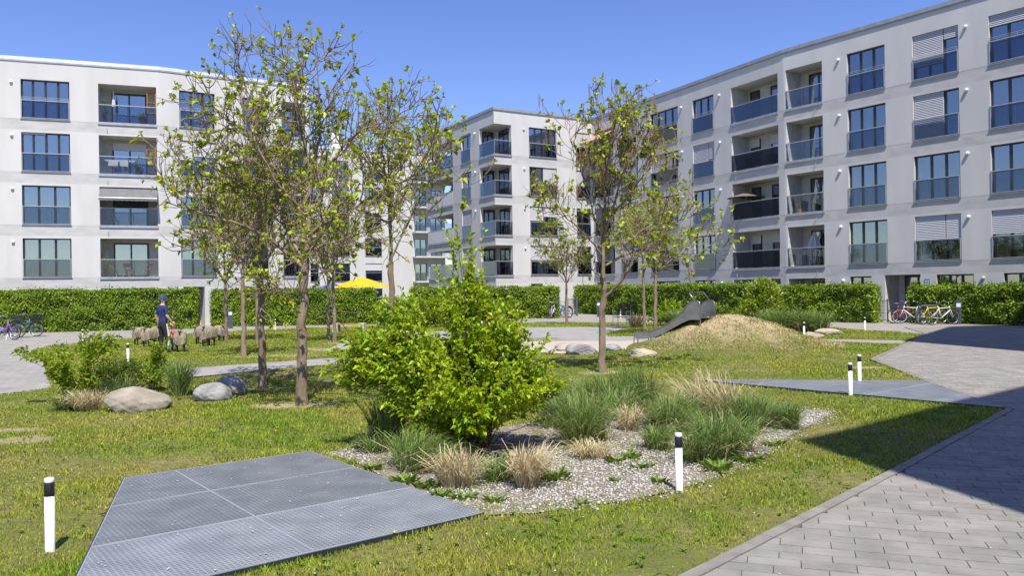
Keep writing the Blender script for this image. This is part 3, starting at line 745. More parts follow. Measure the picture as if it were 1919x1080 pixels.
# the big tree in front
b1 = place(565, 762); Y1 = b1[1]
L1 = [(px_limb(b1, Y1, [(565, 770, 0), (566, 680, 0), (567, 600, .02), (570, 520, 0), (573, 488, 0)]), .085, .066),
      (px_limb(b1, Y1, [(573, 495, 0), (578, 440, 0), (581, 388, .05), (578, 330, .1), (572, 280, .15), (560, 215, .2), (548, 150, .25), (530, 85, .3)]), .055, .010),
      (px_limb(b1, Y1, [(578, 440, 0), (627, 408, -.2), (679, 382, -.35), (714, 356, -.5), (756, 338, -.6), (800, 322, -.7), (850, 312, -.8)]), .040, .008),
      (px_limb(b1, Y1, [(566, 500, 0), (504, 445, -.1), (458, 424, -.2), (413, 408, -.3), (360, 392, -.35), (310, 380, -.4)]), .040, .008),
      (px_limb(b1, Y1, [(566, 492, 0), (543, 437, .2), (523, 382, .35), (508, 320, .45), (478, 230, .5), (455, 150, .5), (440, 80, .5)]), .042, .008),
      (px_limb(b1, Y1, [(576, 400, 0), (545, 372, -.3), (520, 345, -.5), (490, 290, -.6), (455, 245, -.7), (420, 215, -.7), (385, 185, -.8)]), .032, .006),
      (px_limb(b1, Y1, [(577, 330, .1), (600, 260, -.1), (600, 210, -.2), (594, 150, -.3), (590, 95, -.3)]), .032, .007),
      (px_limb(b1, Y1, [(581, 400, 0), (610, 340, .4), (640, 270, .6), (680, 240, .8), (720, 232, .9), (770, 200, 1.0)]), .034, .006),
      (px_limb(b1, Y1, [(573, 480, 0), (600, 462, .5), (650, 445, 1.0), (700, 430, 1.3), (740, 400, 1.5)]), .030, .006),
      (px_limb(b1, Y1, [(572, 478, 0), (540, 478, .6), (480, 465, 1.0), (420, 470, 1.3), (360, 440, 1.5)]), .030, .006),
      (px_limb(b1, Y1, [(572, 470, 0), (585, 470, -.6), (600, 440, -1.1), (620, 420, -1.4), (640, 380, -1.6)]), .028, .006),
      (px_limb(b1, Y1, [(565, 590, 0), (548, 560, -.1), (525, 540, -.15), (505, 535, -.2)]), .016, .005),
      (px_limb(b1, Y1, [(523, 382, .35), (480, 360, .3), (430, 330, .2), (370, 300, .1), (330, 285, 0)]), .026, .006)]
tree('catalpa_tree', 'tall spreading tree in front, left of the big shrub', tree_parts(L1, 1, n1=16, n2=7, l1=1.12, l2=.46, leaf=.076, rose=6, bare=.40), b1, group=TG)
# the tree right of the shrub with hanging pods
b8 = place(1130, 700); Y8 = b8[1]
L8 = [(px_limb(b8, Y8, [(1130, 706, 0), (1129, 640, 0), (1128, 580, 0), (1134, 545, 0), (1130, 520, 0)]), .078, .062),
      (px_limb(b8, Y8, [(1130, 525, 0), (1130, 460, 0), (1134, 380, .1), (1136, 310, .1), (1130, 250, .1), (1120, 185, .1)]), .055, .008),
      (px_limb(b8, Y8, [(1133, 560, 0), (1160, 530, -.2), (1185, 500, -.3), (1190, 440, -.4), (1225, 420, -.5), (1270, 415, -.6), (1310, 400, -.6)]), .045, .007),
      (px_limb(b8, Y8, [(1133, 440, 0), (1155, 370, -.2), (1170, 310, -.3), (1180, 260, -.3), (1210, 215, -.3)]), .032, .006),
      (px_limb(b8, Y8, [(1133, 400, 0), (1095, 340, .3), (1075, 285, .4), (1060, 230, .5)]), .030, .006),
      (px_limb(b8, Y8, [(1130, 480, 0), (1090, 430, -.3), (1050, 400, -.5), (1010, 395, -.6)]), .030, .006),
      (px_limb(b8, Y8, [(1132, 420, 0), (1170, 380, .6), (1210, 320, .9), (1250, 300, 1.0)]), .030, .006),
      (px_limb(b8, Y8, [(1132, 500, 0), (1180, 470, .7), (1230, 470, 1.0), (1300, 480, 1.2), (1340, 455, 1.3)]), .030, .006),
      (px_limb(b8, Y8, [(1131, 360, 0), (1140, 300, -.6), (1150, 240, -.7), (1165, 200, -.8)]), .026, .006),
      (px_limb(b8, Y8, [(1130, 520, 0), (1100, 500, .6), (1060, 470, 1.0), (1020, 470, 1.2)]), .026, .006)]
tree('catalpa_tree', 'tree right of the big shrub with brown pods hanging from its twigs', tree_parts(L8, 2, n1=13, n2=6, l1=1.15, l2=.44, leaf=.092, rose=7, bare=.42, pods=260), b8, group=TG)
# generic young tree, two shapes
def gen_limbs(seed, h, fork, spread, nl):
    rng = np.random.default_rng(seed); x, y = rng.normal(0, .03, 2)
    out = [([(0, 0, -.08), (x * .5, y * .5, fork * .5), (x, y, fork)], .078, .060), ([(x, y, fork - .03), (x * 2, y, fork + (h - fork) * .4), (x * 3, y * 2, h * .8), (x * 2, y * 3, h)], .05, .007)]
    for i in range(nl):
        a = i * 2.4 + rng.random() * .6; z0 = fork + (h - fork) * .5 * rng.random() ** 1.3; r = spread * (.65 + .45 * rng.random()); up = (h - z0) * (.35 + .5 * rng.random())
        c, s = math.cos(a), math.sin(a)
        out.append(([(x, y, z0), (c * r * .4 + x, s * r * .4 + y, z0 + up * .35), (c * r * .75, s * r * .75, z0 + up * .62), (c * r, s * r, z0 + up)], .034, .006))
    return out
pA = tree('catalpa_tree', 'slim tree just behind and left of the tall front tree', tree_parts(gen_limbs(5, 5.6, 2.35, 1.7, 8), 5, n1=12, n2=5, l1=.9, l2=.44, leaf=.088, rose=6, bare=.38), place(493, 726), .3, group=TG)
q7 = G(737, 703)
pB = tree('catalpa_tree', 'tree rising from behind the left side of the big shrub', tree_parts(gen_limbs(9, 6.2, 2.5, 1.8, 9), 9, n1=12, n2=5, l1=.9, l2=.44, leaf=.088, rose=6, bare=.38), (float(q7[0]), float(q7[1]), 0), 1.2, group=TG)
for (px, py), rz, sc, sh, lab in (((457, 670), 2.0, .92, pB, 'slender tree standing third from the front on the left lawn'), ((424, 638), .7, .95, pA, 'tree beside the wooden sheep nearest the grey light post'),
                                  ((482, 640), 4.0, .9, pB, 'distant tree between two slim trunks on the left lawn'), ((628, 642), 5.0, .95, pA, 'distant twin-stemmed tree, its right stem, before the yellow parasol'),
                                  ((616, 638), 1.5, .8, pB, 'distant twin-stemmed tree, its thinner left stem, before the blue parasol'), ((1228, 628), 2.2, .98, pA, 'nearer of the two trees left of the slide'),
                                  ((1208, 617), .2, .95, pB, 'farther of the two trees left of the slide'), ((1062, 608), 3.3, .88, pA, 'small far tree in front of the white entrance pillar')):
    p = place(px, py); tree('catalpa_tree', lab, None, p, rz, sc, TG, sh)

def shrub(name, label, cat, loc, lobes, ntw, lpt, leaf, lm, wide=.5, tw='twig_shrub', base_r=.15, flowers=0, group=None, ll=.34, dens_shell=.55, wob=.1, clump=0):
    """stems rise from the base, arch into the lobes and carry leaves along their outer ends"""
    root = thing(name, label, cat, loc, 0, group); n = ntw; tot = sum(l[6] for l in lobes); P = []; HUB = []
    for cx, cy, cz, rx, ry, rz_, wt in lobes:
        k = int(n * wt / tot); v = rdir(k); r = dens_shell + (1 - dens_shell) * RNG.random(k) ** .7
        Q = np.array([cx, cy, cz]) + v * r[:, None] * np.array([rx, ry, rz_]) * (1 + RNG.normal(0, wob, (k, 1)))
        if clump:       # gather twigs into sprays with gaps between
            nc = max(3, k // 11); ci = RNG.integers(0, nc, k); ci[:nc] = np.arange(nc); cc = Q[:nc]; Q = cc[ci] + RNG.normal(0, clump, (k, 3)) * np.array([1, 1, .9]); HUB += [None if j < nc else cc[ci[j]] for j in range(k)]
        P.append(Q)
    P = np.concatenate(P); P[:, 2] = np.maximum(P[:, 2], .05); k = len(P)
    polys = []; rads = []; LP = []; LD = []
    for i in range(k):
        e = P[i]; a = RNG.random() * 6.283; s = np.array([math.cos(a) * base_r * RNG.random(), math.sin(a) * base_r * RNG.random(), 0])
        mid = s * .5 + e * .5; mid[:2] = s[:2] * .65 + e[:2] * .35; mid[2] = e[2] * .6 + .02
        t = np.linspace(0, 1, 7)[:, None]; q = (1 - t) ** 2 * s + 2 * t * (1 - t) * mid + t * t * e
        q[1:-1] += RNG.normal(0, .012, (5, 3)); L = np.linalg.norm(e - s)
        d = unit(q[-1] - q[-2])
        if clump:
            if HUB[i] is None: polys.append(q); rads.append(np.linspace(.004 + .004 * L, .002, 7))
            else: hb = HUB[i] - d * .10; polys.append(np.stack([hb, (hb + e) / 2 + RNG.normal(0, .008, 3), e])); rads.append([.003, .0025, .0018])
        elif i % 3 == 0: polys.append(q); rads.append(np.linspace(.004 + .0035 * L, .002, 7))
        else: polys.append(q[3:]); rads.append(np.linspace(.004, .002, 4))
        f = RNG.random(lpt) * min(ll, L * .8); f[0] = 0
        LP.append(e - d * f[:, None]); v = rdir(lpt, .25); v -= d * (v @ d)[:, None] * .6; LD.append(v + d * .75)
    LP = np.concatenate(LP); LD = np.concatenate(LD); kk = len(LP); LP = LP + RNG.normal(0, .008, LP.shape)
    LS = leaf * (.55 + .8 * RNG.random(kk)); NN = np.tile([0, 0, 1.0], (kk, 1)) + RNG.normal(0, .45, (kk, 3))
    link('stems', np_mesh('stems', *tubes(polys, rads, 3)), root, [tw])['kind'] = 'stuff'
    link('foliage', np_mesh('foliage', *kite_leaves(LP, LD, NN, LS, LS * wide, .16, .2)), root, [lm])['kind'] = 'stuff'
    if flowers:
        s = RNG.choice(k, flowers); FP = np.repeat(P[s] + rdir(flowers, .5) * .03, 5, 0); m_ = len(FP)
        link('flowers', np_mesh('flowers', *kite_leaves(FP, rdir(m_, .4), rdir(m_, 1), leaf * .5, leaf * .45)), root, ['flower_white'])['kind'] = 'stuff'
    return root
sb = place(893, 848)
shrub('large_shrub', 'big bright yellow-green shrub in the middle of the gravel bed', 'shrub', sb,
      [(.03, 0, .74, .74, .7, .60, 3.0), (-.66, .1, 1.0, .62, .55, .46, 1.7), (-1.25, .15, 1.10, .50, .45, .40, 1.1), (-.05, .1, 1.45, .42, .4, .48, .95), (-.10, .1, 1.95, .26, .25, .42, .34), (.10, .1, 1.75, .22, .2, .4, .16), (-.06, .1, 2.30, .10, .12, .26, .08), (-.22, .1, 2.05, .10, .12, .25, .06),
       (.52, 0, .95, .40, .5, .52, 1.2), (.62, .1, 1.25, .24, .3, .34, .3), (.08, -.30, .58, .55, .45, .5, 1.4), (-.38, .1, 1.40, .35, .4, .4, .55), (.30, .1, 1.35, .25, .3, .38, .3), (-1.0, .1, 1.42, .35, .35, .30, .35), (-.55, -.15, .62, .42, .4, .34, .8)],
      2000, 15, .076, 'leaf_bright', .5, flowers=18, ll=.34, dens_shell=.40, wob=.18, clump=.08)
s1 = place(150, 760)
shrub('shrub', 'light green leafy shrub at the left lawn edge beside the beige boulder', 'shrub', s1, [(-.10, 0, .50, .50, .5, .42, 2.2), (-.60, 0, .98, .32, .3, .22, .6), (.12, .1, .98, .26, .3, .30, .9), (.38, .2, 1.1, .14, .2, .22, .35), (-.30, 0, .25, .3, .4, .2, .5)], 230, 12, .078, 'leaf_lime', .6, clump=.06)
s2 = place(285, 735)
shrub('shrub', 'thin leafy shrub between the beige and the grey boulders', 'shrub', s2, [(.15, 0, .45, .45, .4, .35, 1.5), (.35, 0, .85, .25, .3, .2, .5), (-.1, .2, .35, .45, .4, .3, 1)], 140, 11, .07, 'leaf_lime', .55, clump=.06)
s3 = place(215, 728)
shrub('shrub', 'dark feathery shrub behind the beige boulder', 'shrub', s3, [(0, .1, .35, .5, .4, .35, 1.5), (.5, .1, .3, .5, .4, .3, 1)], 320, 14, .06, 'leaf_hedge', .25)
p = place(1428, 612)
shrub('flowering_shrub', 'white-flowered shrub in front of the long right hedge', 'shrub', p, [(0, 0, 1.0, 1.05, .8, .95, 2), (.1, 0, 1.75, .65, .6, .55, 1)], 760, 12, .11, 'leaf_lime', .6, flowers=170, ll=.4)
p = place(1258, 610)
shrub('shrub', 'low yellow-green shrub in front of hedge left of the slide', 'shrub', p, [(0, 0, .7, .7, .5, .6, 1), (-.9, 0, .5, .5, .4, .4, .5)], 260, 12, .10, 'leaf_bright', .6)
p = place(800, 615)
shrub('shrub', 'wide pale green bush in the distance behind the big shrub', 'shrub', p, [(0, 0, .9, 1.8, .8, .9, 2), (-1.8, 0, .8, 1.0, .8, .8, 1)], 600, 12, .13, 'leaf_bright', .6)
p = place(885, 609)
shrub('shrub', 'tall green bush in the distance just left of the far bicycles', 'shrub', p, [(0, 0, .9, 1.7, .8, .95, 2)], 480, 12, .13, 'leaf_hedge', .6)
p = place(1395, 606)
shrub('shrub', 'small dark bush behind the crest of the mound', 'shrub', p, [(0, 0, .5, .8, .5, .5, 1)], 200, 12, .09, 'leaf_hedge', .4)

def tuft(name, label, loc, n, h, spread, m_, curl=.55, group='ornamental grass tufts', wd=.0045):
    a = RNG.random(n) * 6.283; rb = spread * .22 * np.sqrt(RNG.random(n)); ln = h * (.5 + .65 * RNG.random(n)); out = curl * (.15 + 1.75 * RNG.random(n) ** 1.2) * 1.25; n_ = n
    c, s = np.cos(a), np.sin(a); b = np.stack([c * rb, s * rb, np.zeros(n)], 1); a2 = a + RNG.normal(0, .8, n)
    bias = RNG.normal(0, .16, 2); nb_ = RNG.integers(2, 5); lob = RNG.normal(0, spread * .16, (nb_, 2)); b[:, :2] += lob[RNG.integers(0, nb_, n)]; ln = ln * (.8 + .4 * RNG.random(nb_))[RNG.integers(0, nb_, n)]
    o = np.stack([np.cos(a2), np.sin(a2), np.zeros(n)], 1); up = np.array([0, 0, 1.0])
    prof = [(0, 0, .8), (.22, .48, 1), (.56, .82, .75), (1.0, .98, 0)]
    sd = np.stack([-np.sin(a2 + RNG.normal(0, .7, n)), np.cos(a2), np.zeros(n)], 1)
    rows = []
    for t, zz, wq in prof:
        z_ = ln * (zz - (out * .32 if t == 1.0 else out * .07 if t > .5 else 0) * 1); q = b + o * (ln * out * t)[:, None] + up * np.asarray(z_)[:, None]; q[:, :2] += bias * h * t + RNG.normal(0, .02 * t * h, (n, 2))
        rows += [q - sd * wd * wq, q + sd * wd * wq] if wq else [q]
    V = np.stack(rows, 1).reshape(-1, 3); i = np.arange(n) * 7
    Fq = np.concatenate([np.stack([i + x, i + y, i + z], 1) for x, y, z in ((0, 1, 3), (0, 3, 2), (2, 3, 5), (2, 5, 4), (4, 5, 6))])
    root = thing(name, label, 'grass tuft', loc, 0, group)
    link('blades', np_mesh('blades', V, Fq), root, [m_])['kind'] = 'stuff'
    if m_ != 'grass_dry':       # last year's dead blades among the green
        k = n // 9; V2 = V[:k * 7].reshape(k, 7, 3) * np.array([1.15, 1.15, .62]); i = np.arange(k) * 7
        F2 = np.concatenate([np.stack([i + x, i + y, i + z], 1) for x, y, z in ((0, 1, 3), (0, 3, 2), (2, 3, 5), (2, 5, 4), (4, 5, 6))])
        link('dead_blades', np_mesh('dead_blades', V2.reshape(-1, 3), F2), root, ['grass_dry'])['kind'] = 'stuff'
    return root
for px, py, n, h, sp, mt, cu, lab in (
    (855, 915, 420, .40, .35, 'grass_dry', .55, 'straw-coloured grass tuft nearest the front grating'), (985, 915, 420, .42, .42, 'grass_dry', .5, 'straw-coloured grass tuft right below the big shrub'),
    (1085, 835, 750, .62, .60, 'grass_orn', .5, 'tall green grass tuft at the right side of the big shrub'), (1120, 770, 640, .64, .85, 'grass_orn', .4, 'broad green grass clump behind the gravel, its left half'),
    (1185, 760, 560, .66, .75, 'grass_orn', .35, 'broad green grass clump behind the gravel, its right half'), (1172, 808, 300, .36, .4, 'grass_dry', .6, 'dry grass tuft between green clumps at the back of the gravel'),
    (1105, 860, 260, .22, .45, 'grass_dry', .9, 'flat dry grass tuft in the middle of the gravel'), (1262, 822, 520, .54, .42, 'grass_orn', .5, 'green grass tuft just behind the gravel-bed bollard'),
    (1345, 862, 520, .55, .55, 'grass_orn', .6, 'wide green grass tuft right of the gravel-bed bollard'), (1345, 800, 520, .68, .55, 'grass_dry', .5, 'tall pale dry grass tuft behind the green ones at right'),
    (1412, 818, 480, .52, .45, 'grass_dark', .45, 'dark green grass tuft near the right end of the gravel bed'), (1475, 806, 420, .38, .35, 'grass_dark', .5, 'small dark grass tuft at the right tip of the gravel bed'),
    (740, 838, 650, .62, .55, 'grass_dark', .4, 'dark grass tuft in shade left of the big shrub'), (765, 875, 520, .50, .5, 'grass_orn', .5, 'green grass tuft between front grating and big shrub'),
    (700, 850, 300, .26, .5, 'grass_orn', .7, 'low green tuft at the back corner of the front grating'), (810, 880, 420, .38, .45, 'grass_orn', .6, 'green tuft under the left edge of the big shrub'),
    (930, 900, 300, .25, .4, 'grass_orn', .8, 'short green tuft between the two straw tufts'), (335, 742, 520, .62, .5, 'grass_orn', .4, 'upright green grass tuft left of the grey boulders'),
    (160, 768, 420, .42, .6, 'grass_dry', .7, 'dry grass tuft at the foot of the beige boulder'), (215, 752, 400, .45, .7, 'grass_orn', .5, 'green grass tuft behind the beige boulder'),
    (125, 768, 300, .32, .5, 'grass_dark', .7, 'dark low tuft left of the beige boulder'), (1480, 622, 1500, .98, 1.6, 'grass_orn', .5, 'big round grass tuft on the lawn right of the mound'),
    (1518, 623, 1100, .85, 1.4, 'grass_orn', .5, 'round grass tuft near the pale boulders'), (1268, 612, 600, .8, 1.0, 'grass_orn', .5, 'grass tuft beside the two trees left of slide'),
    (1195, 613, 500, .6, 1.0, 'grass_dry', .5, 'yellowish grass tuft at the foot of far tree pair'), (1405, 612, 700, .7, 1.0, 'grass_dark', .5, 'dark grass tuft behind the mound')):
    wd = .0037 if py > 700 else .010
    tuft('ornamental_grass', lab, place(px, py), int(n * 1.2), h * .98, sp, mt, cu, wd=wd)
rt_ = random.Random(5)
for i, (px, py, h, mt) in enumerate(((1050, 805, .55, 'grass_orn'), (1155, 790, .5, 'grass_orn'), (1215, 775, .55, 'grass_dark'), (1225, 800, .3, 'grass_orn'), (1300, 812, .5, 'grass_dark'), (1315, 870, .42, 'grass_orn'), (1385, 850, .45, 'grass_orn'), (1440, 800, .4, 'grass_orn'), (1380, 800, .5, 'grass_orn'), (1240, 845, .3, 'grass_orn'), (1065, 765, .5, 'grass_orn'))):
    tuft('ornamental_grass', 'smaller green grass tuft filling the clump, ' + ('right beside the big shrub', 'between the two broad clumps', 'at the right end of the broad clump', 'in front of the broad clump end', 'between bollard tufts', 'lowest, just right of the bollard', 'right part of the wide front tuft', 'before the dark right tufts', 'left of the dark right tuft', 'on open gravel left of bollard', 'farthest back near the shrub')[i], place(px, py), rt_.randint(260, 420), h, .5, mt, rt_.uniform(.4, .8), wd=.0042)
# low leafy weeds on the gravel
def herb(px, py, k, L, lab):
    p = place(px, py); root = thing('herb', lab, 'weed', p, 0, 'leafy weeds in the gravel'); n = k
    a = RNG.random(n) * 6.283; d = np.stack([np.cos(a), np.sin(a), .5 + .9 * RNG.random(n)], 1)
    q = np.stack([np.cos(a), np.sin(a), .1 * np.ones(n)], 1) * (RNG.random(n) * L * .9)[:, None]
    link('leaves', np_mesh('leaves', *kite_leaves(q, d, np.tile([0, 0, 1.0], (n, 1)) + RNG.normal(0, .2, (n, 3)), L * (.5 + .6 * RNG.random(n)), L * .3)), root, ['leaf_mid'])['kind'] = 'stuff'
for px, py, k, L, lab in ((1150, 868, 26, .12, 'leafy weed behind the gravel centre'), (1178, 862, 22, .13, 'leafy weed right of the flat dry tuft'), (1203, 882, 16, .10, 'small weed in the gravel before the bollard tufts'), (1040, 900, 40, .16, 'leafy weed in front of the right straw tuft'),
                          (800, 915, 40, .12, 'leafy weed beside the left straw tuft'), (870, 940, 30, .10, 'low weed in front of left straw tuft'), (790, 880, 34, .2, 'broad-leaved weed left of the straw tufts'), (1345, 885, 40, .16, 'leafy weed at the foot of the wide green tuft'),
                          (1300, 868, 30, .13, 'leafy weed just right of the gravel-bed bollard'), (700, 880, 40, .1, 'low weed at the grating edge'), (1155, 905, 14, .08, 'tiny weed in the open gravel'), (1090, 950, 18, .08, 'tiny weed at the front rim of gravel'), (760, 905, 46, .13, 'bushy weed by the right edge of the front grating'), (830, 935, 40, .1, 'low weed close to the grating edge near its right tip'), (930, 945, 30, .09, 'low weed before the right straw tuft'), (1235, 905, 26, .09, 'small weed left of the gravel-bed bollard'), (1400, 870, 40, .12, 'leafy weed at the right gravel rim'), (1450, 838, 30, .11, 'leafy weed at the far right gravel rim')):
    herb(px, py, k, L, lab)

# hedges
def hedge(label, pa, pb, h, th, n, cap=True):
    a, b = np.array(pa), np.array(pb); d = unit(b - a); L = np.linalg.norm(b - a); nn = np.array([d[1], -d[0]])
    if nn[1] > 0: nn = -nn
    root = thing('hedge', label, 'hedge', (a[0], a[1], 0), 0, 'clipped green hedges in front of the houses')
    mb = MB(); e = .13
    c = [nn * -e, d * L + nn * -e, d * L - nn * (th - e), -nn * (th - e)]
    c[0] = c[0] + d * e; c[1] = c[1] - d * e; c[2] = c[2] - d * e; c[3] = c[3] + d * e
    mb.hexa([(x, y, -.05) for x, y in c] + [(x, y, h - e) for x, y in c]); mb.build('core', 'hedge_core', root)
    areas = np.array([L * h, L * th, th * h, th * h]); k = RNG.choice(4, n, p=areas / areas.sum())
    u = RNG.random(n) * L; v = RNG.random(n) * th; z = RNG.random(n) * h; dep = RNG.random(n) ** 1.5 * .16
    P = np.zeros((n, 3)); N_ = np.zeros((n, 3))
    bulge = (vnoise(u, z + k * 10, .6, 8) - .5) * .26 + (vnoise(u, z, .22, 12) - .5) * .14
    fr = k == 0; tp = k == 1; la = k == 2; lb = k == 3
    off = np.where(fr, bulge - dep, -v); P[:, :2] = d[None] * np.where(la, dep * 1 - bulge, np.where(lb, L - dep + bulge, u))[:, None] + nn[None] * off[:, None]
    P[:, 2] = np.where(tp, h + (vnoise(u, v, .55, 18) - .5) * .20 + (vnoise(u, v, 2.1, 19) - .5) * .10 - dep, z)
    N_[fr, :2] = nn; N_[tp, 2] = 1; N_[la, :2] = -d; N_[lb, :2] = d
    s = tp & (RNG.random(n) < .10); P[s, 2] += .24 * RNG.random(s.sum()) ** 2
    kp = RNG.random(n) < np.clip(1.9 - 1.9 * vnoise(u, z + k * 7, .28, 44), .12, 1); P, N_ = P[kp], N_[kp]; n = len(P)
    Dr = rdir(n, -.1) + N_ * .55; LS = .075 + .055 * RNG.random(n)
    link('foliage', np_mesh('foliage', *kite_leaves(P, Dr, N_ + rdir(n) * .75 + np.array([0, 0, .35]), LS, LS * .62, .1, .1)), root, ['leaf_hedge'])['kind'] = 'stuff'
hedge('long clipped hedge on the far left behind the bicycles and the man', g2(-120, 628), g2(366, 616.5), 2.12, 1.0, 44000)
hedge('clipped hedge behind the left trees, right of the white entrance', g2(396, 613), g2(700, 608), 2.0, .9, 28000)
hedge('clipped hedge in the middle distance behind the far bicycles', g2(770, 600), g2(1046, 596.5), 2.0, .9, 22000)
hedge('long clipped hedge left of and behind the slide', (4.55, 60.1), (12.9, 43.7), 1.98, .9, 38000)
hedge('clipped hedge right of the white-flowered shrub, up to the metal gate', (12.93, 43.62), (17.1, 38.6), 1.76, .9, 21000)
hedge('clipped hedge at right edge behind the bicycles', (18.8, 38.5), (23.1, 32.5), 1.66, .8, 25000)

# ------------------------------------------------------------------ houses
class Facet:
    def __init__(s, a, b):
        s.a = np.array(a, float); s.b = np.array(b, float); s.L = float(np.linalg.norm(s.b - s.a)); s.d = (s.b - s.a) / s.L
        s.n = np.array([s.d[1], -s.d[0]])          # outward: right-hand side of a -> b
        s.ops = []
    def p(s, u, w, z):
        q = s.a + s.d * u + s.n * w; return (float(q[0]), float(q[1]), float(z))
    def bx(s, mb, u0, u1, w0, w1, z0, z1, m=0):
        mb.hexa([s.p(u0, w1, z0), s.p(u1, w1, z0), s.p(u1, w0, z0), s.p(u0, w0, z0), s.p(u0, w1, z1), s.p(u1, w1, z1), s.p(u1, w0, z1), s.p(u0, w0, z1)], m)
ZB = [2.90, 5.825, 8.75, 11.67]; WH = 2.17; ZROOF = 14.86
BANDS = [(2.30, 2.88)] + [(z - .62, z - .02) for z in ZB[1:]]
def wall_mesh(mb, fc, z0=-.1, z1=ZROOF, bands=BANDS):
    us = {0.0, fc.L}; zs = {z0, z1}
    for o in fc.ops: us |= {o['u0'], o['u1']}; zs |= {o['z0'], o['z1']}
    for a, b in bands: zs |= {a, b}
    us = sorted(us); zs = sorted(z for z in zs if z0 <= z <= z1)
    for i in range(len(us) - 1):
        for j in range(len(zs) - 1):
            uc, zc = (us[i] + us[i + 1]) / 2, (zs[j] + zs[j + 1]) / 2
            if any(o['u0'] < uc < o['u1'] and o['z0'] < zc < o['z1'] for o in fc.ops): continue
            bd = any(a < zc < b for a, b in bands)
            w_ = -.004 if bd else 0
            mb.quad(fc.p(us[i], w_, zs[j]), fc.p(us[i + 1], w_, zs[j]), fc.p(us[i + 1], w_, zs[j + 1]), fc.p(us[i], w_, zs[j + 1]), 1 if bd else 0)
    for o in fc.ops:
        u0, u1, a, b, dp = o['u0'], o['u1'], o['z0'], o['z1'], o['dp']
        mm = 3 if o['kind'] == 'loggia' else 0
        if o.get('corner'): continue
        mb.quad(fc.p(u0, 0, a), fc.p(u0, -dp, a), fc.p(u0, -dp, b), fc.p(u0, 0, b), mm)
        mb.quad(fc.p(u1, -dp, a), fc.p(u1, 0, a), fc.p(u1, 0, b), fc.p(u1, -dp, b), mm)
        mb.quad(fc.p(u0, 0, b), fc.p(u0, -dp, b), fc.p(u1, -dp, b), fc.p(u1, 0, b), mm)
        mb.quad(fc.p(u0, -dp, a), fc.p(u0, 0, a), fc.p(u1, 0, a), fc.p(u1, -dp, a), mm)
        if o['kind'] == 'loggia':
            mb.quad(fc.p(u0, -dp, a), fc.p(u1, -dp, a), fc.p(u1, -dp, b), fc.p(u0, -dp, b), 3)
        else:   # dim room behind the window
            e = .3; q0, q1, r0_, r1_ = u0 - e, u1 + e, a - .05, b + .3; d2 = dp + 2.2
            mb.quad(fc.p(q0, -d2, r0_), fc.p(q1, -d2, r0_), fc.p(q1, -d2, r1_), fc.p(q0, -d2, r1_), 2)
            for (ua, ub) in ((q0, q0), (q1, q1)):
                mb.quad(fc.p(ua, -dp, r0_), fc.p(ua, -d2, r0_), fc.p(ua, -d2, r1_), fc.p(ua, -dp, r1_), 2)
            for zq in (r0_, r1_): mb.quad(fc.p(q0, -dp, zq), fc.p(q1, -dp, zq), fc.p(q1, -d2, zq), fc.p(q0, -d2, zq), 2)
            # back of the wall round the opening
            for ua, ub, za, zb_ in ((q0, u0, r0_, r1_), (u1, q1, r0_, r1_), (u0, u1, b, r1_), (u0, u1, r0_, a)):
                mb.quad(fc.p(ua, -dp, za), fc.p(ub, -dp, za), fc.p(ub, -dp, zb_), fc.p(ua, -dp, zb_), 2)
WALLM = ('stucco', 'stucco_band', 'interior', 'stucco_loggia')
RW = random.Random(21)
mat('curtain_grey', (.16, .155, .155), .9, (.1, .1, .1), scale=5, stretch=(1, 1, .05), trans=.3)
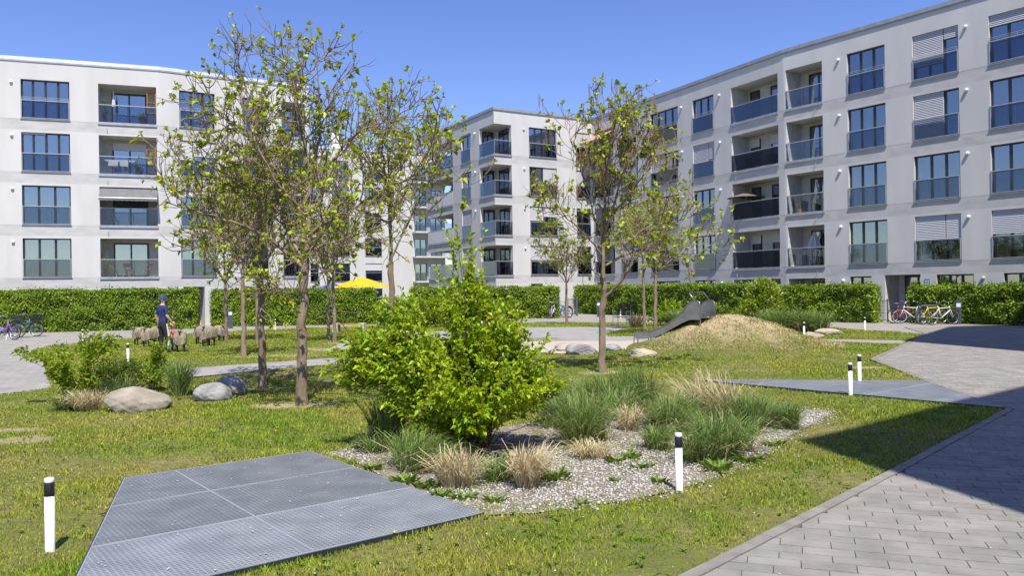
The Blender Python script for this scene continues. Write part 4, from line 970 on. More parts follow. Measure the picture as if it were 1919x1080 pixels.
def window(parent, fc, u0, u1, z0, z1, splits=3, blinds=None, curtain=None, rail=True, toprail=False, vent=None, dp=.26, open_cut=True, sill=True):
    """French window: anthracite frame, panes, outside glass balustrade with rail, sill, blinds"""
    fc.ops.append(dict(u0=u0, u1=u1, z0=z0, z1=z1, kind='window', dp=dp))
    W = u1 - u0; fw = .085; wf = -dp + .12; mb = MB()
    fc.bx(mb, u0, u1, wf - .06, wf, z0, z0 + .08); fc.bx(mb, u0, u1, wf - .06, wf, z1 - .07, z1)
    xs = [u0 + W * i / splits for i in range(splits + 1)] if isinstance(splits, int) else [u0 + W * q for q in splits]
    for i, x in enumerate(xs):
        h = fw if 0 < i < len(xs) - 1 else fw
        a, b = (x, x + h) if i == 0 else ((x - h, x) if i == len(xs) - 1 else (x - h * .7, x + h * .7))
        fc.bx(mb, a, b, wf - .06, wf + (.004 if 0 < i < len(xs) - 1 else .002), z0 + .08, z1 - .07)
    wn = mb.build('window', 'anthracite', parent)
    for i in range(len(xs) - 1):
        mb = MB(); a, b = xs[i] + (fw if i == 0 else fw * .7), xs[i + 1] - (fw if i == len(xs) - 2 else fw * .7)
        fc.bx(mb, a, b, wf - .035, wf - .027, z0 + .08, z1 - .07); mb.build('pane', 'pane_glass', wn)
        # sash round the pane
    if sill:
        mb = MB(); fc.bx(mb, u0 - .03, u1 + .03, -dp + .14, .055, z0 - .035, z0 - .004); mb.build('sill', 'sill_metal', wn)
    if rail:
        zr = z0 + 1.02
        mb = MB(); fc.bx(mb, u0 + .05, u1 - .05, .012, .022, z0 + .06, zr - .02); mb.build('balustrade_glass', 'rail_glass', wn)
        mb = MB(); fc.bx(mb, u0 + .005, u1 - .005, .0, .04, zr - .02, zr + .02); fc.bx(mb, u0 + .02, u1 - .02, .0, .035, z0 + .03, z0 + .06)
        for x in (u0 + .02, u1 - .05): fc.bx(mb, x, x + .03, .002, .038, z0 + .06, zr - .02)
        if toprail:
            for k in (.09, .17): fc.bx(mb, u0 + .03, u1 - .03, .01, .025, zr + k - .008, zr + k + .008)
            for x in (u0 + .04, (u0 + u1) / 2, u1 - .06): fc.bx(mb, x, x + .02, .012, .023, zr + .02, zr + .16)
        mb.build('rail', 'rail_grey', wn)
    if blinds:
        for f0, f1, fr in blinds:
            a, b = u0 + W * f0 + .02, u0 + W * f1 - .02; n = max(1, int((z1 - z0) * fr / .08)); mb = MB()
            for k in range(n):
                zt = z1 - .01 - k * .08
                mb.hexa([fc.p(a, -.060, zt - .076), fc.p(b, -.060, zt - .076), fc.p(b, -.075, zt - .072), fc.p(a, -.075, zt - .072), fc.p(a, -.095, zt - .002), fc.p(b, -.095, zt - .002), fc.p(b, -.11, zt + .004), fc.p(a, -.11, zt + .004)])
            fc.bx(mb, a, b, -.105, -.072, z1 - .03 - n * .08, z1 - .012 - n * .08); mb.build('blind', 'blind', wn)
    if not curtain and dp == .26 and RW.random() < .42:
        a = RW.choice((0, .02, .34, .66)); curtain = [(a, min(1, a + RW.uniform(.18, .4)), RW.choice(('curtain_white', 'curtain_white', 'curtain_grey', 'curtain_green')))]
        if RW.random() < .5: curtain.append((.82, .99, curtain[0][2]))
    if curtain:
        for f0, f1, cm in curtain:
            a, b = u0 + W * f0, u0 + W * f1; k = max(6, int((b - a) / .05)); vs = []; fs = []
            for i in range(k + 1):
                uu = a + (b - a) * i / k; ww = -dp - .12 + .035 * math.sin(i * 1.9)
                vs += [fc.p(uu, ww, z0 + .02), fc.p(uu, ww, z1 + .02)]
            mb = MB(); mb.add(vs, [(2 * i, 2 * i + 2, 2 * i + 3, 2 * i + 1) for i in range(k)]); mb.build('curtain', cm, wn)
    if vent is not None:
        vent_cap(parent, fc, vent, z1 - .2)
    return wn
def vent_cap(parent, fc, u, z):
    mb = MB(); vs = []; n = 10
    for r, w_ in ((.075, .0), (.085, .05), (.07, .10), (.03, .125)):
        vs += [fc.p(u + r * math.cos(6.283 * j / n), w_, z + r * math.sin(6.283 * j / n)) for j in range(n)]
    fs = [(i * n + j, i * n + (j + 1) % n, (i + 1) * n + (j + 1) % n, (i + 1) * n + j) for i in range(3) for j in range(n)] + [tuple(30 + j for j in range(n))]
    mb.add(vs, fs); mb.build('vent_cap', 'white_plastic', parent)
def door_unit(parent, fc, u0, u1, w0, z0, z1, n=2, blind=0):
    mb = MB(); W = u1 - u0
    fc.bx(mb, u0, u1, w0 + .005, w0 + .02, z0 + .01, z1)   # dark backing set into the wall
    for i in range(n + 1):
        x = u0 + (W - .09) * i / n; fc.bx(mb, x, x + .09, w0 + .02, w0 + .07, z0 + .01, z1)
    fc.bx(mb, u0 + .09, u1 - .09, w0 + .02, w0 + .068, z1 - .09, z1 - .002); fc.bx(mb, u0 + .09, u1 - .09, w0 + .02, w0 + .068, z0 + .01, z0 + .12)
    dr = mb.build('balcony_door', 'anthracite', parent)
    for i in range(n):
        x = u0 + (W - .09) * i / n; mb = MB(); fc.bx(mb, x + .09, x + (W - .09) / n, w0 + .034, w0 + .042, z0 + .12, z1 - .09); mb.build('pane', 'pane_glass', dr)
    if blind:
        mb = MB(); fc.bx(mb, u0 + .02, u1 - .02, w0 + .072, w0 + .095, z1 - (z1 - z0) * blind, z1 - .003); mb.build('blind', 'blind', dr)
def loggia(parent, fc, u0, u1, z0, z1, dp=1.4, doors=None, posts=3, blind=0, drop=None):
    fc.ops.append(dict(u0=u0, u1=u1, z0=z0, z1=z1, kind='loggia', dp=dp))
    mb = MB(); fc.bx(mb, u0 - .03, u1 + .03, -.02, .06, z0 - .13, z0 + .015); bl = mb.build('balcony_edge', 'sill_metal', parent)
    zr = z0 + 1.0
    mb = MB(); fc.bx(mb, u0 + .03, u1 - .03, .010, .022, z0 + .05, zr - .02); mb.build('balustrade_glass', 'rail_glass', bl)
    mb = MB(); fc.bx(mb, u0 + .003, u1 - .003, -.005, .035, zr - .02, zr + .02)
    for i in range(posts):
        x = u0 + .02 + (u1 - u0 - .07) * i / (posts - 1); fc.bx(mb, x, x + .03, -.02, .008, z0 + .015, zr - .02)
    mb.build('rail', 'rail_grey', bl)
    for a, b, n in (doors or [(.25, .85, 2)]): door_unit(parent, fc, u0 + (u1 - u0) * a, u0 + (u1 - u0) * b, -dp, z0, z1 - .18, n, blind)
    if drop is not None:
        mb = MB(); fc.bx(mb, drop - .015, drop + .015, .0, .10, z0 - .36, z0 - .33); fc.bx(mb, drop - .015, drop + .015, .075, .10, z0 - .50, z0 - .36); mb.build('water_spout', 'rail_grey', parent)
def coping(parent, pts, m_, h=.19, out=.07, name='coping'):
    mb = MB()
    for i in range(len(pts) - 1):
        fc = Facet(pts[i], pts[i + 1]); e = .03 if i < len(pts) - 2 else 0
        fc.bx(mb, -e, fc.L + e, -.45, out, ZROOF + .002 * i, ZROOF + h + .002 * i)
        fc.bx(mb, 0, fc.L, -.02, out - .02, ZROOF - .05 + .002 * i, ZROOF)
    mb.build(name, m_, parent)
def shell(parent, mb, front, back, z1=ZROOF):
    """rear walls and flat roof closing the volume"""
    poly = list(front) + list(back)[::-1]
    ring = [tuple(front[-1])] + [tuple(q) for q in list(back)[::-1]] + [tuple(front[0])]
    for i in range(len(ring) - 1):
        a, b = ring[i], ring[i + 1]; mb.quad((*a, -.1), (*b, -.1), (*b, z1), (*a, z1), 0)
    rb = MB(); n = len(poly); rb.add([(x, y, z1 - .03) for x, y in poly], [tuple(range(n))]); rb.build('roof', 'roof_gravel', parent)

def house(name, label, facets, back, m_, cop_out=.07, z1=ZROOF):
    root = thing(name, label, 'building'); return root
# --- left house
lp = [np.array(q[:2]) for q in (G(0, 103, 15.05), G(297, 125, 15.05), G(577, 160, 15.05))]
ld = unit(lp[1] - lp[0]); l0 = lp[0] - ld * 14
LH = thing('apartment_house', 'pale grey five-storey apartment house on the left with glass balconies', 'building')
F1 = Facet(l0, lp[1]); F2 = Facet(lp[1], lp[2]); o = 14.0
for k, z in enumerate(ZB):
    cur = [[(.0, 1, 'curtain_white')], [(.06, .2, 'curtain_yellow'), (.2, .62, 'curtain_white'), (.66, .86, 'curtain_white'), (.86, 1, 'curtain_yellow')], [(.02, .45, 'curtain_green'), (.52, .78, 'curtain_green'), (.85, .98, 'curtain_yellow')], None][k]
    sp = 3 if k < 2 else [0, .24, .5, .76, 1]
    window(LH, F1, o + .95, o + 3.33, z, z + WH, sp, None if k != 2 else [(0, .5, .05)], cur, toprail=(k == 3), vent=o + .5)
    loggia(LH, F1, o + 4.77, o + 7.78, z, z + WH + .02, doors=[(.18, .80, 2)], posts=3, blind=(.22 if k == 2 else 0), drop=o + 5.2)
    window(LH, F1, o - 3.0, o - 1.0, z, z + WH, 3); window(LH, F1, o - 7.4, o - 4.6, z, z + WH, 3)
    window(LH, F2, 1.1, 3.1, z, z + WH, 3, [(0, .36, .55), (.36, 1, .42)] if k == 2 else ([(0, 1, .2)] if k == 1 else None), [(.3, .95, 'curtain_white')] if k == 3 else None, toprail=(k == 3), vent=.62)
    window(LH, F2, 4.72, 6.2, z, z + WH, 2, None, [(.5, 1, 'curtain_white')] if k in (0, 3) else None, vent=6.6)
    loggia(LH, F2, 7.1, 8.6, z, z + WH + .02, doors=[(.15, .9, 1)], posts=2)
window(LH, F1, o + .95, o + 3.33, -.05, 2.26, 3, rail=False); window(LH, F1, o + 4.77, o + 7.6, -.05, 2.26, 3, rail=False)
F2.ops.append(dict(u0=1.2, u1=2.38, z0=-.05, z1=2.3, kind='loggia', dp=1.2)); door_unit(LH, F2, 1.3, 2.3, -1.2, -.05, 2.2, 1)
window(LH, F2, 4.72, 6.2, -.05, 2.26, 2, rail=False)
mb = MB(); wall_mesh(mb, F1); wall_mesh(mb, F2)
bk = [l0 - F1.n * 12, lp[1] - unit(F1.n + F2.n) * 12, lp[2] - F2.n * 12]
shell(LH, mb, [l0, lp[1], lp[2]], bk); mb.build('wall', WALLM, LH); coping(LH, [l0, lp[1], lp[2], bk[2]], 'coping_light')
# --- corner house in the middle and the right house
bp = [np.array(q[:2]) for q in (G(800, 255, 15.05), G(925, 200, 15.05))]
rk = [np.array(q[:2]) for q in (G(1170, 200, 15.05), G(1467, 93, 15.05), G(1785, 0, 15.05))]
rd_ = unit(rk[1] - rk[0]); inner = rk[0] - rd_ * 4.37
CH = thing('apartment_house', 'pale corner apartment house in the middle distance with open corner balconies', 'building')
B1_ = Facet(bp[0], bp[1]); B2_ = Facet(bp[1], inner)
for k, z in enumerate(ZB):
    t = z + WH + .02
    window(CH, B1_, 6.7, 8.42, z, t, 2, [(0, 1, .0)] if k == 3 else ([(0, 1, .55)] if k < 2 else None), vent=9.15)
    B1_.ops.append(dict(u0=9.85, u1=B1_.L, z0=z, z1=t, kind='loggia', dp=1.45, corner=True)); B2_.ops.append(dict(u0=0.0, u1=1.45, z0=z, z1=t, kind='loggia', dp=2.3, corner=True))
    B1_.ops.append(dict(u0=0.0, u1=5.1, z0=z, z1=t, kind='loggia', dp=2.0, corner=True))
    window(CH, B2_, 2.97, 5.43, z, t, [0, .22, .46, .54, .78, 1][::1] if 0 else 4, {3: None, 2: [(.5, 1, .96)], 1: [(0, .5, .5), (.5, 1, .35)], 0: [(0, 1, .5)]}[k], [(.05, .95, 'curtain_green')] if k == 3 else None, vent=2.5)
    window(CH, B2_, 7.2, 8.55, z, t, 2, {3: [(0, 1, .55)], 2: [(0, 1, .55)], 1: None, 0: None}[k], [(.3, 1, 'curtain_green')] if k == 0 else None)
window(CH, B2_, 2.97, 4.0, -.05, 2.26, 1, rail=False)
mb = MB(); wall_mesh(mb, B1_); wall_mesh(mb, B2_)
for k, z in enumerate(ZB):
    t = z + WH + .02; cz = bp[1]; c1 = cz - B1_.d * (B1_.L - 9.85); c2 = cz + B2_.d * 1.45; c3 = c1 + (c2 - cz)
    q = lambda p, h: (float(p[0]), float(p[1]), h)
    mb.quad(q(cz, z), q(c2, z), q(c3, z), q(c1, z), 3); mb.quad(q(cz, t), q(c1, t), q(c3, t), q(c2, t), 3)
    mb.quad(q(c1, z), q(c3, z), q(c3, t), q(c1, t), 3); mb.quad(q(c3, z), q(c2, z), q(c2, t), q(c3, t), 3)
    fa = Facet(c1, c3); fb = Facet(c3, c2)
    door_unit(CH, fa, .25, 1.2, 0, z, t - .15, 1); door_unit(CH, fb, .5, 2.0, 0, z, t - .15, 2, .0)
    e1 = Facet(c1, cz); e2 = Facet(cz, c2); bm_ = MB()
    for fx in (e1, e2): fx.bx(bm_, .0, fx.L, -.02, .06 + (.002 if fx is e2 else 0), z - .13, z + .015 + (.002 if fx is e2 else 0))
    ed = bm_.build('balcony_edge', 'sill_metal', CH)
    for fx in (e1, e2):
        bm_ = MB(); fx.bx(bm_, .03, fx.L - .02, .010, .022, z + .05, z + 1.0); bm_.build('balustrade_glass', 'rail_glass', ed)
        bm_ = MB(); fx.bx(bm_, 0, fx.L, -.005 if fx is e1 else -.003, .035, z + 1.0, z + 1.04); fx.bx(bm_, .01, .04, -.02, .008, z + .02, z + .998); bm_.build('rail', 'rail_grey', ed)
    # left end balcony, open to two sides
    a0 = bp[0]; a1 = a0 + B1_.d * 5.1; n2 = -B1_.n * 2.2; a2, a3 = a1 + n2, a0 + n2
    mb.quad(q(a0, z), q(a1, z), q(a2, z), q(a3, z), 3); mb.quad(q(a0, t), q(a3, t), q(a2, t), q(a1, t), 3); mb.quad(q(a2, z), q(a1, z), q(a1, t), q(a2, t), 3)
    fd = Facet(a0 + n2 + B1_.d * 2.2, a2); mb.quad(q(fd.a, z), q(fd.b, z), q(fd.b, t), q(fd.a, t), 3); door_unit(CH, fd, .3, 2.3, 0, z, t - .15, 2)
    fx = Facet(a0, a1); bm_ = MB(); fx.bx(bm_, 0, fx.L, -.02, .06, z - .13, z + .015); ed = bm_.build('balcony_edge', 'sill_metal', CH)
    bm_ = MB(); fx.bx(bm_, .02, fx.L - .02, .010, .03, z + .03, z + 1.0); bm_.build('balustrade_panel', 'blind' if k in (1, 2) else 'rail_glass', ed)
    bm_ = MB(); fx.bx(bm_, 0, fx.L, -.005, .04, z + 1.0, z + 1.04); bm_.build('rail', 'rail_grey', ed)
bkB = [bp[0] - B1_.n * 9, inner - B2_.n * 13]
# north-west end wall leaves the end balconies open
ew = Facet(bkB[0], bp[0])
lb = MB()
for i in range(5):
    za = -.1 if i == 0 else ZB[i - 1] + WH + .02; zb_ = ZB[i] if i < 4 else ZROOF
    mb.quad(ew.p(ew.L - 2.2, 0, za), ew.p(ew.L, 0, za), ew.p(ew.L, 0, zb_), ew.p(ew.L - 2.2, 0, zb_), 0)
mb.quad(ew.p(0, 0, -.1), ew.p(ew.L - 2.2, 0, -.1), ew.p(ew.L - 2.2, 0, ZROOF), ew.p(0, 0, ZROOF), 0)
mb.quad((*inner, -.1), (*bkB[1], -.1), (*bkB[1], ZROOF), (*inner, ZROOF), 0); mb.quad((*bkB[1], -.1), (*bkB[0], -.1), (*bkB[0], ZROOF), (*bkB[1], ZROOF), 0)
rb = MB(); rb.add([(*map(float, p_), ZROOF - .03) for p_ in (bp[0], bp[1], inner, bkB[1], bkB[0])], [(0, 1, 2, 3, 4)]); rb.build('roof', 'roof_gravel', CH)
mb.build('wall', WALLM, CH); coping(CH, [bkB[0], bp[0], bp[1], inner], 'coping_dark')
# --- right house, bent front
RH = thing('apartment_house', 'long grey apartment house on the right with bent front and deep balconies', 'building')
R1_ = Facet(inner, rk[1]); R2d = unit(rk[2] - rk[1]); rend = rk[1] + R2d * 16.2; R2_ = Facet(rk[1], rend)
for k, z in enumerate(ZB):
    t = z + WH + .02; tr = k == 3
    loggia(RH, R1_, .2, 2.9, z, t, doors=[(.2, .9, 2)], posts=2)
    window(RH, R1_, 3.79, 5.85, z, t, 3, [(0, 1, .5)] if k in (0, 2) else None, toprail=tr)
    window(RH, R1_, 7.42, 10.45, z, t, 4, [(0, .5, .97)] if k == 2 else ([(0, 1, .35)] if k == 0 else None), toprail=tr, vent=10.85)
    window(RH, R1_, 11.92, 13.95, z, t, 3, [(0, .7, .55), (.7, 1, .5)] if k == 2 else None, toprail=tr, vent=14.5)
    loggia(RH, R1_, 15.5, 19.3, z, t, doors=[(.06, .26, 1), (.5, .97, 2)], posts=4, blind=(.25 if k in (0, 2) else 0), drop=15.9)
    loggia(RH, R2_, .14, 2.42, z, t, doors=[(.25, .8, 2)], posts=3, drop=2.0)
    window(RH, R2_, 3.86, 5.93, z, t, [0, .34, .68, 1], None, [(.02, .3, 'curtain_white'), (.36, .62, 'curtain_white')] if k < 2 else None, toprail=tr, vent=3.4)
    window(RH, R2_, 7.33, 9.5, z, t, [0, .36, .68, 1], {3: [(0, .67, .72), (.67, 1, .22)], 2: [(0, .67, .97)], 1: None, 0: [(0, .66, .52), (.66, 1, .52)]}[k], toprail=tr, vent=9.85)
    window(RH, R2_, 10.83, 13.2, z, t, 3, {3: [(0, 1, .24)], 2: None, 1: None, 0: [(0, 1, .5)]}[k], toprail=tr)
for a, b, n in ((3.86, 5.05, 2), (8.33, 10.03, 3), (11.3, 13.2, 3)): window(RH, R2_, a, b, -.05, 2.26, n, None, rail=False, vent=(3.5 if a < 4 else 10.45))
R2_.ops.append(dict(u0=5.75, u1=7.56, z0=-.05, z1=2.30, kind='loggia', dp=1.3)); door_unit(RH, R2_, 6.1, 7.5, -1.3, -.05, 2.25, 2)
mb = MB(); R2_.bx(mb, 7.75, 8.0, .003, .02, 1.72, 2.06); sg = mb.build('house_number_plate', 'sign_blue', RH)
mb = MB()
for i, zz in enumerate((1.98, 1.90, 1.82)):
    for j in range(3): R2_.bx(mb, 7.775 + j * .073, 7.83 + j * .073, .02, .023, zz - .02, zz + .02)
mb.build('lettering', 'stripe_white', sg)
for a, b in ((.14, 2.42),): loggia(RH, R2_, a, b, -.05, 2.22, doors=[(.25, .8, 2)], posts=2)
loggia(RH, R1_, 15.5, 19.3, -.05, 2.24, doors=[(.5, .97, 2)], posts=2); window(RH, R1_, 11.92, 13.95, -.05, 2.26, 3, rail=False, vent=14.5); window(RH, R1_, 7.42, 10.45, -.05, 2.26, 3, rail=False)
R1_.ops.append(dict(u0=.35, u1=2.2, z0=-.05, z1=2.3, kind='loggia', dp=1.3)); door_unit(RH, R1_, .6, 2.0, -1.3, -.05, 2.25, 2)
mb = MB(); wall_mesh(mb, R1_); wall_mesh(mb, R2_)
bkR = [inner - R1_.n * 12, rk[1] - unit(R1_.n + R2_.n) * 12, rend - R2_.n * 12]
shell(RH, mb, [inner, rk[1], rend], bkR); mb.build('wall', WALLM, RH); coping(RH, [inner, rk[1], rend], 'coping_dark')
# --- far white house seen through the trees
fz = 18.3
fa_, fb_ = np.array(G(480, 267, fz)[:2]), np.array(G(832, 290, fz)[:2])
FH = thing('apartment_house', 'far bright white apartment house showing between the tree branches', 'building')
FF = Facet(fa_, fb_); mb = MB()
for k in range(6):
    z = .1 + 2.93 * k
    for i, (a, b) in enumerate(((1, 3), (4.4, 6.6), (8.2, 10.2), (12, 14), (15.4, 17.8))):
        if b < FF.L - 4.5: window(FH, FF, a, b, z, z + 2.1, 2, [(0, 1, .4)] if (i * 7 + k * 3) % 4 == 0 else None)
for k in range(6):
    z = .1 + 2.93 * k
    for a, b in ((FF.L - 3.9, FF.L - 2.4), (FF.L - 1.9, FF.L - .4)): window(FH, FF, a, b, z, z + 2.1, 2, rail=False, sill=False)
zf = ZROOF; wall_mesh(mb, FF, z1=fz - .2, bands=[])
shell(FH, mb, [fa_, fb_], [fa_ - FF.n * 12, fb_ - FF.n * 12], fz - .2); mb.build('wall', WALLM, FH)
mb = MB(); FF.bx(mb, 0, FF.L, -.4, .06, fz - .2, fz); mb.build('coping', 'coping_light', FH)
for k in range(1, 6):
    z = .1 + 2.93 * k; mb = MB(); FF.bx(mb, FF.L - 4.2, FF.L + .8, .002, 1.3, z - .2, z); bl = mb.build('balcony_slab', 'stucco', FH)
    mb = MB(); FF.bx(mb, FF.L - 4.2, FF.L + .8, 1.24, 1.28, z, z + 1.0); mb.build('balustrade_glass', 'rail_glass', bl)
mb = MB(); FF.bx(mb, 9.0, 10.0, -4, -3, fz - .2, fz + 2.6); FF.bx(mb, 10.1, 10.5, -4, -3.4, fz - .2, fz + 1.3); mb.build('chimney', 'white_plastic', FH)
# --- two neighbouring houses right of and behind the viewpoint; their shadows fall on the paving
def side_house(label, pts, h, rows=5):
    root = thing('apartment_house', label, 'building'); mb = MB(); n = len(pts)
    for i in range(n):
        fc = Facet(pts[i], pts[(i + 1) % n])
        if i < 2:
            for k in range(rows - 1):
                for j in range(int(fc.L / 4)): window(root, fc, 1.4 + j * 4, 3.2 + j * 4, ZB[k], ZB[k] + WH, 2, rail=False)
        wall_mesh(mb, fc, z1=h)
    mb.build('wall', WALLM, root); rb = MB(); rb.add([(*map(float, p_), h) for p_ in pts], [tuple(range(n))]); rb.build('roof', 'roof_gravel', root)
hs = 15.0; so_ = np.array(AZ) * hs / math.tan(SUN_EL)
t1 = np.array(g2(1490, 828)) + so_; e1_ = np.array(g2(1919, 725)) - np.array(g2(1490, 828)); e1_ = unit(e1_); n1_ = np.array([e1_[1], -e1_[0]])
side_house('grey apartment house just right of the viewpoint, out of the picture', [t1 + e1_ * 9.0, t1, t1 + n1_ * 14, t1 + e1_ * 9.0 + n1_ * 14], hs)
c1_ = np.array(g2(1690, 640)) + so_; c2_ = np.array(g2(1778, 613.5)) + so_; c3_ = np.array(g2(1935, 608)) + so_
side_house('grey apartment house beyond the right picture edge', [c3_, c2_, c1_, c1_ + np.array([9, -4.0]), c3_ + np.array([9, -5.])], hs)

# ------------------------------------------------------------------ bollards and light posts
bol = None
for px, py, lab in ((94, 1033, 'white bollard with black band, nearest the camera at left'), (1273, 921, 'white bollard with black band at the front of the gravel bed'), (1594, 743, 'white bollard with black band on the near side of the pointed grating'),
                    (1611, 718, 'white bollard with black band on the far side of the pointed grating'), (240, 679, 'white bollard with black band on the lawn left of the man'), (155, 645, 'white bollard by the path behind the left shrub'),
                    (1507, 633, 'white bollard with black top half hidden behind the mound slope'), (1621, 620, 'white bollard at the far lawn corner near the gate'), (516, 620, 'small far white bollard by the path behind the left trees'), (1163, 598, 'far white bollard behind the metal chair')):
    p = place(px, py)
    if bol is None:
        bol = thing('bollard', lab, 'bollard', p, 0, 'low white bollards with a black band')
        mb = MB(); mb.lathe([(.033, -.05), (.033, .405)], 20); mb.build('post', 'white_plastic', bol, smooth=False)
        mb = MB(); mb.lathe([(.0335, .405), (.0345, .407), (.0345, .505), (.0335, .507)], 20); mb.build('band', 'black_plastic', bol)
        mb = MB(); mb.lathe([(.033, .507), (.034, .512), (.034, .528), (.030, .536), (.012, .540)], 20); mb.build('cap', 'white_plastic', bol)
        for ch in bol.children: ch.data.polygons.foreach_set('use_smooth', [len(f.vertices) == 4 for f in ch.data.polygons])
    else:
        c = copy_tree(bol); c.location = p; c['label'] = lab
for px, py, hpx, lab in ((1587, 604, 37, 'dark grey light post in front of the hedge near the gate'), (1797, 608, 46, 'dark grey light post right of the yellow bicycle'), (432, 616, 36, 'dark grey light post behind the left trees'), (1122, 594, 30, 'far slim light post beside the podded tree trunk')):
    p = place(px, py); t = thing('light_post', lab, 'light post', (p[0], p[1], 0), math.atan2(-p[0], p[1]), 'dark light posts along the paths')
    h = hpx / FPX * p[1]; w_ = .11
    mb = MB(); mb.box(-w_, w_, -w_ * .8, w_ * .8, -.02, h * .70); mb.box(-w_, w_, .0, w_ * .8, h * .70, h * .88); mb.box(-w_, -w_ + .02, -w_ * .8, 0, h * .70, h * .88); mb.box(w_ - .02, w_, -w_ * .8, 0, h * .70, h * .88); mb.box(-w_, w_, -w_ * .8, w_ * .8, h * .88, h); mb.build('post', 'lamp_post', t)
    mb = MB(); mb.box(-w_ + .022, w_ - .022, -w_ * .7, -.002, h * .705, h * .875); mb.build('lamp_lens', 'lamp_lens', t)

# ------------------------------------------------------------------ boulders
def boulder(label, px, py, sx, sy, sz, m_, seed, rz=0, sink=.25):
    p = place(px, py); rng = np.random.default_rng(seed); bm = bmesh.new(); bmesh.ops.create_icosphere(bm, subdivisions=5, radius=1)
    dr = rng.normal(0, 1, (9, 3)); dr /= np.linalg.norm(dr, axis=1, keepdims=True); am = .55 + .32 * rng.random(9)
    ph = rng.random((6, 3)) * 6; fr = rng.normal(0, 2.2, (6, 3))
    for v in bm.verts:
        c = np.array(v.co); r = 1.0
        for k in range(9):
            dp = c @ dr[k]
            if dp > .3: r = min(r, am[k] / dp + .14)
        r += .035 * sum(math.sin(c @ fr[k] + ph[k][0]) for k in range(6)) * .6
        r += .02 * math.sin(c[0] * 11 + ph[0][1]) * math.sin(c[1] * 9 + c[2] * 13) + .012 * math.sin(c[0] * 23 + c[2] * 19 + ph[1][1]) * math.sin(c[1] * 21)
        v.co = Vector((c[0] * r * sx, c[1] * r * sy, c[2] * r * sz))
    for f in bm.faces: f.smooth = True
    me = D.meshes.new('boulder'); bm.to_mesh(me); bm.free(); o = link('boulder', me, None, [m_]); o.location = (p[0], p[1] + sy * .7, p[2] + sz * (1 - sink) - sz * .35); o.rotation_euler = (0, .06, rz)
    tag(o, label, 'boulder', 'natural stone boulders on the lawn')
boulder('large beige boulder on the lawn at left', 240, 774, .53, .40, .27, 'boulder_beige', 1, .1)
boulder('smooth bluish grey boulder, front one of the left pair', 392, 753, .33, .27, .22, 'boulder_grey', 2, -.2)
boulder('speckled grey boulder, rear one of the left pair', 428, 742, .30, .25, .26, 'boulder_grey', 3, .5)
boulder('grey and white boulder at the sand pit left of the podded tree', 1088, 667, .44, .32, .22, 'boulder_grey', 4)
boulder('brownish boulder half sunk between sand and shrub', 1058, 659, .30, .25, .16, 'boulder_beige', 5)
boulder('flat beige boulder in front of the mound', 1207, 671, .38, .26, .15, 'boulder_pale', 6)
boulder('small pale boulder at the sand right of the podded tree', 1148, 661, .28, .2, .14, 'boulder_grey', 12)
boulder('larger pale boulder right of the mound', 1557, 629, .52, .35, .18, 'boulder_pale', 7)
boulder('small pale boulder right of the mound', 1528, 633, .36, .3, .14, 'boulder_pale', 8)
boulder('pale boulder behind the right slope of the mound', 1490, 622, .40, .3, .2, 'boulder_pale', 9)

# ------------------------------------------------------------------ slide
def make_slide():
    top = np.array([5.62, 24.35]); end = np.array([4.20, 26.25])
    d = unit(end - top); L = float(np.linalg.norm(end - top)); rz = math.atan2(d[1], d[0])
    W = .64; t = thing('slide', 'stainless steel slide running down the left side of the mound', 'slide', (top[0], top[1], 0), rz)
    # local: x runs down the chute, y to the left of travel; near side (towards viewer) is +y
    xs = [-.30, 0, .12, .35, .65, 1.0, 1.35, 1.65, 1.9, 2.1, L + .0]; q_ = L / 2.3; xs = [x if x < .05 else x * q_ for x in xs[:-1]] + [L]; zs = [.92, .92, .91, .83, .69, .53, .39, .31, .275, .26, .26]
    ht = [.50, .50, .46, .30, .21, .175, .165, .16, .16, .16, .155]
    mb = MB(); n = len(xs)
    mb.add([(x, s * W / 2, z) for x, z in zip(xs, zs) for s in (-1, 1)] + [(x, s * W / 2, z - .012) for x, z in zip(xs, zs) for s in (-1, 1)],
           [(2 * i, 2 * i + 1, 2 * i + 3, 2 * i + 2) for i in range(n - 1)] + [(2 * n + 2 * i, 2 * n + 2 * i + 2, 2 * n + 2 * i + 3, 2 * n + 2 * i + 1) for i in range(n - 1)])
    mb.build('chute', 'stainless', t, True)
    for s in (-1, 1):
        mb = MB(); y0, y1 = s * W / 2, s * (W / 2 + .012)
        vs = []; fs = []
        for x, z, h in zip(xs, zs, ht): vs += [(x, y0, z - .05), (x, y0, z + h), (x, y1, z - .05), (x, y1, z + h)]
        for i in range(n - 1):
            a = 4 * i; fs += [(a, a + 4, a + 5, a + 1), (a + 2, a + 3, a + 7, a + 6), (a, a + 2, a + 6, a + 4)]
        mb.add(vs, fs); sp = mb.build('side_panel', 'stainless', t)
        mb = MB(); rim = [(-.30, y1, .10), (-.30, y1, 1.30), (-.285, y1, 1.38), (-.22, y1, 1.43), (-.12, y1, 1.445), (-.04, y1, 1.43)] + [(x, y1, z + h) for x, z, h in zip(xs[2:], zs[2:], ht[2:])] + [(L + .05, y1, .36), (L + .06, y1, .05)]
        mb.tube(rim, .018, 8); mb.build('rim_tube', 'stainless', sp, True)
    mb = MB(); h = W / 2 + .012
    mb.tube([(-.10, h, 1.44), (.10, h, 1.66), (.12, h - .06, 1.69), (.12, 0, 1.69), (.12, -h + .06, 1.69), (.10, -h, 1.66), (-.10, -h, 1.44)], .017, 8); mb.build('hand_rail', 'stainless', t, True)
    for s in (-1, 1): mb = MB(); mb.tube([(L - .08, s * (W / 2 - .02), .26), (L - .08, s * (W / 2 - .02), -.03)], .02, 8); mb.build('foot', 'stainless', t)
make_slide()

